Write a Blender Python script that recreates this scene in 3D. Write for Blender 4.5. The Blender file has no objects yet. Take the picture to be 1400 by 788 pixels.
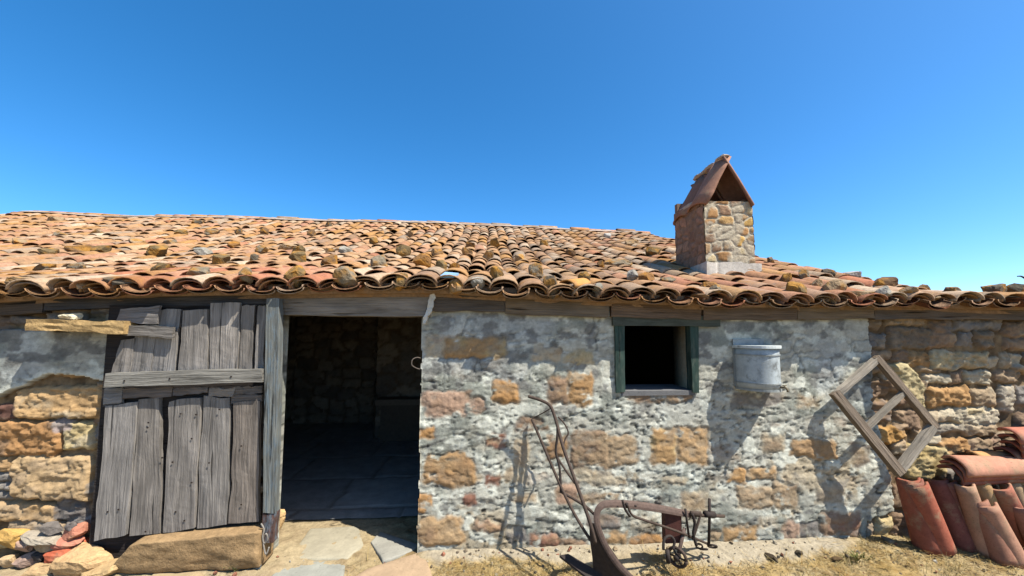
import bpy, bmesh, math, random
import numpy as np
from mathutils import Matrix, Vector, Euler

rng = np.random.default_rng(7)
random.seed(7)
scene = bpy.context.scene
COL = scene.collection
R = math.radians

# ------------------------------------------------------------------ camera
F_PX, CX, CY = 520.0, 700.0, 413.0          # focal length and principal point, photograph pixels (1400 x 788)
PITCH, YAW = math.atan(42.0 / 520.0), R(3.3)
CAM = np.array([0.0, -2.9, 1.565])
cd = bpy.data.cameras.new("camera")
cam = bpy.data.objects.new("camera", cd)
COL.objects.link(cam)
cam.location = CAM
cam.rotation_euler = (math.pi / 2 + PITCH, 0, -YAW)
cd.sensor_width = 36
cd.lens = 36 * F_PX / 1400
cd.shift_y = (CY - 394) / 1400
cd.clip_start, cd.clip_end = 0.05, 2000
scene.camera = cam

# ------------------------------------------------------------------ light
SUN = Vector((-1.5, 1.0, -2.8)).normalized()          # the way the light travels
ELEV = math.asin(-SUN.z)
world = bpy.data.worlds.new("World")
scene.world = world
world.use_nodes = True
wn = world.node_tree
bg = wn.nodes["Background"]
sky = wn.nodes.new("ShaderNodeTexSky")
sky.sky_type = 'NISHITA'
sky.sun_disc = False
sky.sun_elevation = ELEV
sky.sun_rotation = math.atan2(-SUN.x, -SUN.y)
sky.altitude = 200
sky.air_density = 0.7
sky.dust_density = 1.0
sky.ozone_density = 4.0
hsv = wn.nodes.new("ShaderNodeHueSaturation")
hsv.inputs["Saturation"].default_value = 1.3
hsv.inputs["Hue"].default_value = 0.494
wn.links.new(sky.outputs[0], hsv.inputs["Color"])
wn.links.new(hsv.outputs[0], bg.inputs[0])
bg.inputs[1].default_value = 0.125
sl = bpy.data.lights.new("sun", 'SUN')
sl.energy = 5.0
sl.angle = R(0.53)
sl.color = (1.0, 0.95, 0.87)
sun = bpy.data.objects.new("sun", sl)
COL.objects.link(sun)
sun.rotation_euler = SUN.to_track_quat('-Z', 'Y').to_euler()
vs = scene.view_settings
vs.view_transform = 'Standard'
vs.look = 'None'
vs.exposure = 1.15
vs.gamma = 1
vs.use_curve_mapping = False

# ------------------------------------------------------------------ pixel <-> place
_M = np.array(Euler((math.pi / 2 + PITCH, 0, -YAW)).to_matrix())

def ray(px, py):
    d = _M @ np.array([(px - CX) / F_PX, -(py - CY) / F_PX, -1.0])
    return d

def on_y(px, py, y=0.0):
    """point where the sight line meets the upright plane at depth y"""
    d = ray(px, py)
    t = (y - CAM[1]) / d[1]
    return CAM + d * t

def on_z(px, py, z=0.0):
    d = ray(px, py)
    t = (z - CAM[2]) / d[2]
    return CAM + d * t

def project(P):
    q = (np.asarray(P) - CAM) @ _M
    w = -q[..., 2]
    return CX + F_PX * q[..., 0] / w, CY - F_PX * q[..., 1] / w

def poly(xs, pts):
    a = np.array(pts, float)
    return np.interp(xs, a[:, 0], a[:, 1])

# ------------------------------------------------------------------ noise
def _h(i, j, k, s):
    n = (i * 374761393 + j * 668265263 + k * 2147483647 + s * 1274126177) & 0xFFFFFFFF
    n = ((n ^ (n >> 13)) * 1103515245) & 0xFFFFFFFF
    n = ((n ^ (n >> 16)) * 2654435761) & 0xFFFFFFFF
    return ((n ^ (n >> 15)) & 0xFFFFFF) / float(0xFFFFFF)

def vn2(x, y, s=0):
    x = np.asarray(x, float); y = np.asarray(y, float)
    i = np.floor(x).astype(np.int64); j = np.floor(y).astype(np.int64)
    u = x - i; v = y - j
    u = u * u * (3 - 2 * u); v = v * v * (3 - 2 * v)
    a = _h(i, j, 0, s); b = _h(i + 1, j, 0, s); c = _h(i, j + 1, 0, s); d = _h(i + 1, j + 1, 0, s)
    return (a * (1 - u) + b * u) * (1 - v) + (c * (1 - u) + d * u) * v

def fbm(x, y, s=0, o=4, g=0.5):
    t = 0; a = 1; n = 0
    for k in range(o):
        t = t + a * (vn2(np.asarray(x) * 2 ** k + 17.3 * k, np.asarray(y) * 2 ** k - 9.1 * k, s + k) - 0.5)
        n += a; a *= g
    return t / n * 2          # about -1 .. 1

def vn3(p, s=0):
    i = np.floor(p).astype(np.int64); f = p - i
    f = f * f * (3 - 2 * f)
    r = 0
    for dx in (0, 1):
        for dy in (0, 1):
            for dz in (0, 1):
                w = (f[:, 0] if dx else 1 - f[:, 0]) * (f[:, 1] if dy else 1 - f[:, 1]) * (f[:, 2] if dz else 1 - f[:, 2])
                r = r + w * _h(i[:, 0] + dx, i[:, 1] + dy, i[:, 2] + dz, s)
    return r

def fbm3(p, s=0, o=3):
    t = 0; a = 1; n = 0
    for k in range(o):
        t = t + a * (vn3(p * 2 ** k + 5.7 * k, s + k) - 0.5); n += a; a *= 0.55
    return t / n * 2

ALB = 0.62        # colours below are written as they look in full sun; this brings them to surface reflectance
def lin(c):
    c = np.asarray(c, float) / 255.0
    return ALB * np.where(c <= 0.04045, c / 12.92, ((c + 0.055) / 1.055) ** 2.4)

def sstep(a, b, x):
    t = np.clip((x - a) / (b - a), 0, 1)
    return t * t * (3 - 2 * t)

# ------------------------------------------------------------------ objects
def worldloc(o):
    v = Vector((0, 0, 0))
    while o is not None:
        v = v + o.location
        o = o.parent
    return np.array(v)

def tag(o, label=None, cat=None, group=None, kind=None):
    if label: o["label"] = label
    if cat: o["category"] = cat
    if group: o["group"] = group
    if kind: o["kind"] = kind
    return o

def empty(name, loc, label, cat, group=None):
    o = bpy.data.objects.new(name, None)
    COL.objects.link(o)
    o.location = loc
    o.empty_display_size = 0.1
    return tag(o, label, cat, group)

def mesh_obj(name, V, F, mat, parent=None, cols=None, gr=None, smooth=True, origin=None, attrs=None):
    """V: world positions. One mesh object; origin at parent's or at `origin`."""
    V = np.asarray(V, float)
    base = worldloc(parent) if parent is not None else np.zeros(3)
    off = base if origin is None else np.asarray(origin, float)
    me = bpy.data.meshes.new(name)
    if isinstance(F, np.ndarray):
        n, k = F.shape
        me.vertices.add(len(V)); me.vertices.foreach_set("co", (V - off).ravel())
        me.loops.add(n * k); me.loops.foreach_set("vertex_index", F.astype(np.int32).ravel())
        me.polygons.add(n)
        me.polygons.foreach_set("loop_start", np.arange(0, n * k, k, dtype=np.int32))
        me.polygons.foreach_set("loop_total", np.full(n, k, dtype=np.int32))
        me.update(calc_edges=True)
        me.validate()
    else:
        me.from_pydata([tuple(v) for v in (V - off)], [], [tuple(f) for f in F])
    if cols is not None:
        a = me.attributes.new("Col", 'FLOAT_COLOR', 'POINT')
        c = np.ones((len(V), 4)); c[:, :3] = np.clip(cols, 0, 1)
        a.data.foreach_set("color", c.ravel())
    if gr is not None:
        a = me.attributes.new("gr", 'FLOAT_VECTOR', 'POINT')
        a.data.foreach_set("vector", np.asarray(gr, float).ravel())
    me.polygons.foreach_set("use_smooth", np.full(len(me.polygons), smooth))
    me.materials.append(mat)
    o = bpy.data.objects.new(name, me)
    COL.objects.link(o)
    if parent is not None:
        o.parent = parent
    if origin is not None:
        o.location = off - base
    return o

class MB:
    """collects shapes for ONE mesh"""
    def __init__(s):
        s.V = []; s.F = []; s.C = []; s.G = []
    def add(s, V, F, col=(0.5, 0.5, 0.5), gr=None):
        b = len(s.V)
        V = np.asarray(V, float)
        s.V.extend(V.tolist())
        s.F.extend([[int(i) + b for i in f] for f in F])
        c = np.asarray(col, float)
        if c.ndim == 1: c = np.tile(c, (len(V), 1))
        s.C.extend(c.tolist())
        if gr is None: gr = V
        s.G.extend(np.asarray(gr, float).tolist())
    def box(s, lo, hi, col=(0.5, 0.5, 0.5)):
        x0, y0, z0 = lo; x1, y1, z1 = hi
        V = [(x0, y0, z0), (x1, y0, z0), (x1, y1, z0), (x0, y1, z0), (x0, y0, z1), (x1, y0, z1), (x1, y1, z1), (x0, y1, z1)]
        s.add(V, [(0, 3, 2, 1), (4, 5, 6, 7), (0, 1, 5, 4), (1, 2, 6, 5), (2, 3, 7, 6), (3, 0, 4, 7)], col)
    def tube(s, pts, r, col=(0.3, 0.3, 0.3), n=8, flat=None):
        """a rod along pts; r one radius or a list; flat=(a, b) gives a flat bar a wide (in plane), b thick"""
        P = [np.asarray(p, float) for p in pts]
        m = len(P)
        rr = r if hasattr(r, '__len__') else [r] * m
        rings = []
        up = None
        for i in range(m):
            t = P[min(i + 1, m - 1)] - P[max(i - 1, 0)]
            t = t / (np.linalg.norm(t) + 1e-9)
            if up is None:
                up = np.array([0, -1.0, 0]) if abs(t[1]) < 0.9 else np.array([0, 0, 1.0])
            a = np.cross(t, up); a /= np.linalg.norm(a) + 1e-9
            b = np.cross(a, t); b /= np.linalg.norm(b) + 1e-9
            up = b
            ring = []
            for k in range(n):
                th = 2 * math.pi * (k + 0.5) / n
                if flat:
                    ca, sa = math.cos(th), math.sin(th)
                    q = max(abs(ca), abs(sa))
                    ring.append(P[i] + a * (ca / q * flat[0] * rr[i]) + b * (sa / q * flat[1] * rr[i]))
                else:
                    ring.append(P[i] + (a * math.cos(th) + b * math.sin(th)) * rr[i])
            rings.append(ring)
        V = [v for g in rings for v in g]
        Fs = []
        for i in range(m - 1):
            for k in range(n):
                k2 = (k + 1) % n
                Fs.append((i * n + k, i * n + k2, (i + 1) * n + k2, (i + 1) * n + k))
        Fs.append(tuple(range(n - 1, -1, -1)))
        Fs.append(tuple((m - 1) * n + k for k in range(n)))
        s.add(V, Fs, col)
    def build(s, name, mat, parent=None, smooth=False, origin=None):
        return mesh_obj(name, s.V, s.F, mat, parent, np.array(s.C), np.array(s.G), smooth, origin)

def spline(pts, n=6):
    P = np.array(pts, float); out = []
    for i in range(len(P) - 1):
        p0 = P[max(i - 1, 0)]; p1 = P[i]; p2 = P[i + 1]; p3 = P[min(i + 2, len(P) - 1)]
        for k in range(n):
            t = k / n
            out.append(0.5 * ((2 * p1) + (-p0 + p2) * t + (2 * p0 - 5 * p1 + 4 * p2 - p3) * t * t + (-p0 + 3 * p1 - 3 * p2 + p3) * t ** 3))
    out.append(P[-1])
    return out

# ------------------------------------------------------------------ materials
def _mat(name):
    m = bpy.data.materials.new(name)
    m.use_nodes = True
    nt = m.node_tree
    return m, nt, nt.nodes["Principled BSDF"], nt.nodes.new, nt.links.new

def attr_mat(name, rough=0.92, var=0.3, scale=25.0, bump=0.4, bscale=90.0, dist=0.01, spec=0.15, metal=0.0, patch=None, patch_amt=0.0, patch_scale=9.0, speck=0.0, vec='Object'):
    """the surface's own colour (attribute Col), broken up by noise; optional patches of a second colour"""
    m, nt, b, new, link = _mat(name)
    at = new("ShaderNodeAttribute"); at.attribute_name = "Col"
    if vec == 'gr':
        tc = new("ShaderNodeAttribute"); tc.attribute_name = "gr"; v = tc.outputs["Vector"]
    else:
        tc = new("ShaderNodeTexCoord"); v = tc.outputs[vec]
    n1 = new("ShaderNodeTexNoise"); n1.inputs["Scale"].default_value = scale; n1.inputs["Detail"].default_value = 9; n1.inputs["Roughness"].default_value = 0.68
    link(v, n1.inputs["Vector"])
    mr = new("ShaderNodeMapRange"); mr.inputs[1].default_value = 0.3; mr.inputs[2].default_value = 0.7
    mr.inputs[3].default_value = 1 - var; mr.inputs[4].default_value = 1 + var
    link(n1.outputs["Fac"], mr.inputs[0])
    mul = new("ShaderNodeVectorMath"); mul.operation = 'SCALE'
    link(at.outputs["Color"], mul.inputs[0]); link(mr.outputs[0], mul.inputs["Scale"])
    out = mul.outputs[0]
    if patch is not None:
        n2 = new("ShaderNodeTexNoise"); n2.inputs["Scale"].default_value = patch_scale; n2.inputs["Detail"].default_value = 8; n2.inputs["Roughness"].default_value = 0.7
        link(v, n2.inputs["Vector"])
        r2 = new("ShaderNodeMapRange"); r2.inputs[1].default_value = 0.53; r2.inputs[2].default_value = 0.66; r2.inputs[3].default_value = 0; r2.inputs[4].default_value = patch_amt
        link(n2.outputs["Fac"], r2.inputs[0])
        mx = new("ShaderNodeMix"); mx.data_type = 'RGBA'
        link(r2.outputs[0], mx.inputs[0]); link(out, mx.inputs[6]); mx.inputs[7].default_value = (*lin(patch), 1)
        out = mx.outputs[2]
    if speck:
        n3 = new("ShaderNodeTexNoise"); n3.inputs["Scale"].default_value = scale * 5; n3.inputs["Detail"].default_value = 4
        link(v, n3.inputs["Vector"])
        r3 = new("ShaderNodeMapRange"); r3.inputs[1].default_value = 0.6; r3.inputs[2].default_value = 0.72; r3.inputs[3].default_value = 1; r3.inputs[4].default_value = 1 - speck
        link(n3.outputs["Fac"], r3.inputs[0])
        m3 = new("ShaderNodeVectorMath"); m3.operation = 'SCALE'
        link(out, m3.inputs[0]); link(r3.outputs[0], m3.inputs["Scale"])
        out = m3.outputs[0]
    link(out, b.inputs["Base Color"])
    b.inputs["Roughness"].default_value = rough
    b.inputs["Specular IOR Level"].default_value = spec
    b.inputs["Metallic"].default_value = metal
    nb = new("ShaderNodeTexNoise"); nb.inputs["Scale"].default_value = bscale; nb.inputs["Detail"].default_value = 8; nb.inputs["Roughness"].default_value = 0.65
    link(v, nb.inputs["Vector"])
    bp = new("ShaderNodeBump"); bp.inputs["Strength"].default_value = bump; bp.inputs["Distance"].default_value = dist
    link(nb.outputs["Fac"], bp.inputs["Height"]); link(bp.outputs[0], b.inputs["Normal"])
    return m

def wood_mat(name, var=0.38, bump=0.75, rough=0.85, patch=None, patch_amt=0.0):
    """weathered timber, grain along gr.x"""
    m, nt, b, new, link = _mat(name)
    at = new("ShaderNodeAttribute"); at.attribute_name = "Col"
    g = new("ShaderNodeAttribute"); g.attribute_name = "gr"
    mp = new("ShaderNodeMapping"); mp.inputs["Scale"].default_value = (3.0, 70.0, 70.0)
    link(g.outputs["Vector"], mp.inputs[0])
    n1 = new("ShaderNodeTexNoise"); n1.inputs["Scale"].default_value = 1.0; n1.inputs["Detail"].default_value = 7; n1.inputs["Roughness"].default_value = 0.6; n1.inputs["Distortion"].default_value = 0.6
    link(mp.outputs[0], n1.inputs["Vector"])
    mp2 = new("ShaderNodeMapping"); mp2.inputs["Scale"].default_value = (4.0, 14.0, 14.0)
    link(g.outputs["Vector"], mp2.inputs[0])
    n2 = new("ShaderNodeTexNoise"); n2.inputs["Scale"].default_value = 1.0; n2.inputs["Detail"].default_value = 6
    link(mp2.outputs[0], n2.inputs["Vector"])
    r1 = new("ShaderNodeMapRange"); r1.inputs[1].default_value = 0.3; r1.inputs[2].default_value = 0.7; r1.inputs[3].default_value = 1 - var; r1.inputs[4].default_value = 1 + var * 0.7
    link(n1.outputs["Fac"], r1.inputs[0])
    r2 = new("ShaderNodeMapRange"); r2.inputs[1].default_value = 0.3; r2.inputs[2].default_value = 0.7; r2.inputs[3].default_value = 0.7; r2.inputs[4].default_value = 1.25
    link(n2.outputs["Fac"], r2.inputs[0])
    # cracks along the grain
    mp3 = new("ShaderNodeMapping"); mp3.inputs["Scale"].default_value = (1.6, 38.0, 38.0)
    link(g.outputs["Vector"], mp3.inputs[0])
    n3 = new("ShaderNodeTexNoise"); n3.inputs["Scale"].default_value = 1.0; n3.inputs["Detail"].default_value = 3
    link(mp3.outputs[0], n3.inputs["Vector"])
    r3 = new("ShaderNodeMapRange"); r3.inputs[1].default_value = 0.30; r3.inputs[2].default_value = 0.36; r3.inputs[3].default_value = 0.25; r3.inputs[4].default_value = 1.0
    link(n3.outputs["Fac"], r3.inputs[0])
    p1 = new("ShaderNodeMath"); p1.operation = 'MULTIPLY'; link(r1.outputs[0], p1.inputs[0]); link(r2.outputs[0], p1.inputs[1])
    p2 = new("ShaderNodeMath"); p2.operation = 'MULTIPLY'; link(p1.outputs[0], p2.inputs[0]); link(r3.outputs[0], p2.inputs[1])
    mul = new("ShaderNodeVectorMath"); mul.operation = 'SCALE'
    link(at.outputs["Color"], mul.inputs[0]); link(p2.outputs[0], mul.inputs["Scale"])
    out = mul.outputs[0]
    if patch is not None:
        mp4 = new("ShaderNodeMapping"); mp4.inputs["Scale"].default_value = (9, 40, 40)
        link(g.outputs["Vector"], mp4.inputs[0])
        n4 = new("ShaderNodeTexNoise"); n4.inputs["Scale"].default_value = 1.0; n4.inputs["Detail"].default_value = 8; n4.inputs["Roughness"].default_value = 0.7
        link(mp4.outputs[0], n4.inputs["Vector"])
        r4 = new("ShaderNodeMapRange"); r4.inputs[1].default_value = 0.5; r4.inputs[2].default_value = 0.6; r4.inputs[3].default_value = 0; r4.inputs[4].default_value = patch_amt
        link(n4.outputs["Fac"], r4.inputs[0])
        mx = new("ShaderNodeMix"); mx.data_type = 'RGBA'
        link(r4.outputs[0], mx.inputs[0]); link(out, mx.inputs[6]); mx.inputs[7].default_value = (*lin(patch), 1)
        out = mx.outputs[2]
    link(out, b.inputs["Base Color"])
    b.inputs["Roughness"].default_value = rough
    b.inputs["Specular IOR Level"].default_value = 0.15
    bp = new("ShaderNodeBump"); bp.inputs["Strength"].default_value = bump; bp.inputs["Distance"].default_value = 0.010
    link(p2.outputs[0], bp.inputs["Height"]); link(bp.outputs[0], b.inputs["Normal"])
    return m

M_WALL = attr_mat("stone_and_plaster", var=0.2, scale=30, bump=0.4, bscale=80, dist=0.008, speck=0.4)
M_TILE = attr_mat("clay_tile_lichen", var=0.36, scale=26, bump=0.6, bscale=70, dist=0.006, patch=(158, 112, 56), patch_amt=0.7, patch_scale=6.5, speck=0.55)
M_TILE2 = attr_mat("clay_tile_clean", var=0.2, scale=22, bump=0.4, bscale=70, dist=0.004, patch=(168, 142, 112), patch_amt=0.75, patch_scale=7, speck=0.4)
M_ROCK = attr_mat("field_stone", var=0.3, scale=26, bump=0.6, bscale=60, dist=0.012, speck=0.4)
M_MORTAR = attr_mat("lime_mortar", var=0.2, scale=30, bump=0.5, bscale=80, dist=0.01)
M_GROUND = attr_mat("dry_earth", var=0.25, scale=30, bump=0.6, bscale=50, dist=0.02, speck=0.35)
M_SLAB = attr_mat("slab_stone", var=0.16, scale=14, bump=0.4, bscale=60, dist=0.008, speck=0.25)
M_WOOD = wood_mat("weathered_wood")
M_BEAM = wood_mat("old_beam", var=0.35)
M_POST = wood_mat("post_flaking_paint", patch=(116, 134, 144), patch_amt=0.6)
M_GREEN = wood_mat("green_painted_wood", var=0.25, patch=(104, 110, 98), patch_amt=0.4)
M_IRON = attr_mat("rusty_iron", rough=0.8, var=0.3, scale=40, bump=0.4, bscale=120, dist=0.004, spec=0.3, metal=0.25)
M_ZINC = attr_mat("galvanised_sheet", rough=0.55, var=0.28, scale=12, bump=0.15, bscale=40, dist=0.004, spec=0.4, metal=0.1, patch=(96, 96, 90), patch_amt=0.8, patch_scale=8)
M_STRAW = attr_mat("dry_straw", var=0.2, scale=10, bump=0.0)
M_LEAF = attr_mat("small_leaves", var=0.25, scale=40, bump=0.0)
M_GLAZE = attr_mat("pale_blue_glaze", rough=0.3, var=0.15, scale=20, bump=0.1, spec=0.5)

# ------------------------------------------------------------------ house frame lines
OVER = 0.16                       # the eave tiles stand this far out of the wall
RIDGE_Y = 5.6
EAVE_PX = [(-300, 424), (0, 417), (60, 411), (130, 411), (240, 408), (370, 407), (480, 405), (590, 404), (700, 411), (760, 415), (830, 417), (900, 420),
           (1000, 424), (1100, 425), (1190, 425), (1300, 425), (1400, 426), (1700, 430)]
RIDGE_PX = [(-200, 300), (0, 303), (40, 295), (110, 296), (250, 301), (450, 307), (600, 309), (700, 314), (800, 319), (925, 322), (1100, 326)]
_e = np.array([on_y(px, py, -OVER) for px, py in EAVE_PX])
_r = np.array([on_y(px, py, RIDGE_Y) for px, py in RIDGE_PX])
VERGE_X = 3.36

def eave_z(x): return np.interp(x, _e[:, 0], _e[:, 2]) + 0.02
def ridge_z(x): return np.interp(x, _r[:, 0], _r[:, 2]) - 0.05
def roof_z(x, y):
    t = (np.asarray(y) + OVER) / (RIDGE_Y + OVER) * (1 - .68 * sstep(3.3, 4.0, np.asarray(x, float)))
    z = eave_z(x) * (1 - t) + ridge_z(np.minimum(x, VERGE_X)) * t
    sag = 0.05 * fbm(np.asarray(x) * 0.5 + 3, np.asarray(y) * 0.5, 91, 2) * np.clip(np.asarray(y) * 1.2, 0, 1)
    dip = 0.6 * np.clip(t, 0, 1) * (1 - np.clip(t, 0, 1)) * (1 - sstep(1.4, 3.0, np.asarray(x)))       # the old rafters have sagged
    return z + sag - dip

def on_roof(px, py, lift=0.05):
    d = ray(px, py)
    t0, t1 = 0.5, 14.0
    prev = None
    for t in np.arange(2.4, 14, 0.02):
        p = CAM + d * t
        if p[0] > VERGE_X and p[1] > float(back_y(p[0])) - .14:      # past the far edge of the low roof: set it on that edge
            yk = float(back_y(p[0])) - .14
            return np.array([p[0], yk, float(roof_z(p[0], yk)) + lift])
        if p[1] > -OVER - 0.02 and p[2] <= roof_z(p[0], p[1]) + lift:
            yk = float(back_y(p[0])) - .14
            return p if p[1] <= yk else np.array([p[0], yk, float(roof_z(p[0], yk)) + lift])
        if p[1] > RIDGE_Y: break
    p = CAM + d * ((RIDGE_Y - CAM[1]) / d[1])
    return np.array([p[0], RIDGE_Y - 0.1, roof_z(p[0], RIDGE_Y) + lift])

def back_y(x):
    """how far back the tiled slope reaches at x"""
    x = np.asarray(x, float)
    y = np.where(x <= VERGE_X, RIDGE_Y, 0)
    a = np.interp(x, [3.36, 3.7, 4.1, 4.6, 5.2, 7.0], [1.05, 0.85, 0.72, 0.6, 0.6, 0.6])
    return np.where(x <= VERGE_X, RIDGE_Y, a)

# ================================================================== THE FARMHOUSE
house = empty("stone_farmhouse", (0, 0, 0), "low stone farmhouse with patchy grey plaster, plank door and lichen-covered barrel tile roof", "house")

# ---- front wall: one dense sheet of stones, plaster and joints with real relief
STEP = 0.0085
WX0, WX1 = -5.0, 5.7
xs = np.arange(WX0, WX1, STEP); zs = np.arange(-0.08, 2.1, STEP)
GX, GZ = np.meshgrid(xs, zs)
PX, PY = project(np.stack([GX, np.zeros_like(GX), GZ], -1))
wx = PX + 5 * fbm(GX * 7, GZ * 7, 11, 4) + 2.5 * fbm(GX * 30, GZ * 30, 12, 3)
wy = PY + 5 * fbm(GX * 7, GZ * 7, 13, 4) + 2.5 * fbm(GX * 30, GZ * 30, 14, 3)

HH = np.zeros_like(GX)            # relief, metres out of the wall
CC = np.zeros(GX.shape + (3,))
fine = fbm(GX * 45, GZ * 45, 21, 3)
mid = fbm(GX * 14, GZ * 14, 22, 4)
big = fbm(GX * 4, GZ * 4, 23, 4)
stry = fbm(GX * 9, GZ * 26, 24, 4)

def mixc(A, B, t): return A * (1 - t[..., None]) + B * t[..., None]

# zones (photograph pixels, warped so that edges come out torn)
edge_r = np.interp(wy, [380, 470, 560, 605, 660, 690, 700, 715, 760], [1189, 1190, 1192, 1206, 1214, 1224, 1222, 1184, 1178])
plast_c = (wx > 360) & (wx < edge_r)
yb = np.interp(wx, [-400, 0, 25, 50, 70, 95, 150], [560, 545, 530, 522, 512, 512, 522])
plast_l = (wx <= 360) & (wy < yb) & (wy > 452)
PL = (plast_c | plast_l).astype(float)

soil = lin((104, 84, 60)); grit = lin((150, 126, 94))
CC[:] = mixc(np.broadcast_to(soil, CC.shape), np.broadcast_to(grit, CC.shape), sstep(-0.3, 0.5, mid))
HH[:] = -0.028 + 0.008 * mid

# explicit stones: (x0, y0, x1, y1, colour, bulge, second colour)
OC, OR, TAN, PALE, PINK, BRN, BRICK, GRY, YEL = (186, 148, 98), (192, 142, 80), (178, 152, 116), (196, 180, 148), (184, 150, 122), (150, 122, 94), (156, 108, 84), (140, 132, 122), (200, 176, 120)
CST = [  # in the plastered stretch: set flush in the plaster
    (580, 457, 622, 490, PALE, .020, PINK), (606, 456, 694, 491, OC, .030, YEL), (724, 472, 772, 497, PALE, .018, OC), (768, 480, 815, 500, PALE, .014, YEL),
    (671, 518, 711, 552, OR, .024, OC), (748, 512, 780, 556, BRN, .022, OC), (776, 508, 812, 556, OC, .026, OR), (576, 531, 642, 572, PINK, .020, BRN), (636, 540, 662, 566, PINK, .012, TAN),
    (572, 582, 593, 601, OR, .026, OC), (661, 590, 689, 611, BRICK, .012, BRICK), (576, 618, 650, 667, OC, .024, OR), (776, 588, 840, 640, BRN, .020, TAN), (830, 594, 872, 641, TAN, .018, OC),
    (748, 590, 776, 634, BRN, .014, OR), (889, 584, 928, 637, OC, .020, YEL), (926, 583, 968, 634, OC, .022, TAN), (632, 672, 652, 690, BRICK, .012, PINK), (663, 650, 682, 662, BRICK, .01, PINK),
    (570, 674, 593, 702, OR, .022, OC), (572, 706, 634, 748, OC, .028, BRN), (722, 727, 764, 750, BRICK, .02, BRN), (764, 736, 800, 751, BRN, .014, TAN), (820, 722, 858, 748, OC, .018, BRN), (858, 727, 908, 749, OR, .018, PINK),
    (645, 711, 690, 728, BRN, .014, PINK), (994, 640, 1022, 662, OR, .018, OC), (1024, 639, 1060, 656, OC, .018, PALE), (1004, 664, 1058, 697, TAN, .022, PALE), (1052, 657, 1090, 696, TAN, .018, BRN),
    (1119, 694, 1178, 737, BRN, .026, BRICK), (986, 716, 1036, 742, OC, .026, OC), (1068, 710, 1097, 738, PINK, .02, OC), (1078, 599, 1146, 626, OC, .024, TAN), (970, 724, 986, 742, TAN, .02, OC),
    (855, 537, 946, 549, BRN, .016, TAN), (760, 660, 790, 690, PINK, .008, TAN), (700, 600, 722, 640, PALE, .008, TAN), (1092, 710, 1118, 736, GRY, .014, TAN), (930, 668, 968, 700, PALE, .01, GRY), (905, 648, 940, 664, PALE, .01, YEL),
    (1160, 600, 1190, 640, GRY, .012, PALE), (1040, 590, 1072, 620, PALE, .01, TAN), (690, 640, 720, 662, PALE, .006, TAN), (690, 716, 722, 742, GRY, .012, PALE), (800, 700, 850, 722, GRY, .01, BRN), (1110, 655, 1160, 690, PALE, .02, GRY)]
LST = [  # bare stones left of the door
    (20, 527, 142, 577, (198, 158, 102), .07, PALE), (-60, 574, 83, 623, (190, 140, 82), .07, BRN), (84, 577, 127, 618, YEL, .065, PALE), (76, 575, 100, 590, (170, 150, 140), .05, GRY), (14, 618, 130, 686, (200, 166, 116), .08, TAN),
    (-40, 622, 14, 646, OC, .05, YEL), (-30, 646, 13, 658, GRY, .04, GRY), (-30, 659, 14, 672, GRY, .045, PALE), (-40, 673, 14, 686, GRY, .04, TAN), (-20, 686, 80, 715, (196, 158, 104), .07, TAN), (76, 682, 120, 709, (120, 108, 98), .05, GRY),
    (10, 711, 88, 729, TAN, .06, GRY), (-30, 726, 20, 750, YEL, .06, OC), (86, 703, 130, 728, GRY, .04, TAN), (22, 730, 90, 752, TAN, .05, PALE), (-10, 552, 26, 575, (112, 78, 64), .04, BRN), (128, 576, 160, 640, (120, 112, 104), .03, GRY), (125, 655, 165, 700, GRY, .03, BRN),
    (-30, 430, 22, 447, (130, 112, 96), .05, BRN), (16, 432, 62, 446, (128, 120, 112), .05, GRY), (62, 424, 118, 445, GRY, .04, TAN), (-20, 446, 16, 458, BRN, .05, TAN), (-90, 500, -20, 560, OC, .06, TAN), (-150, 560, -62, 620, TAN, .06, OC), (-200, 450, -90, 500, GRY, .05, TAN), (-160, 625, -45, 690, OC, .06, YEL), (-200, 690, -30, 740, TAN, .06, GRY)]
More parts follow.
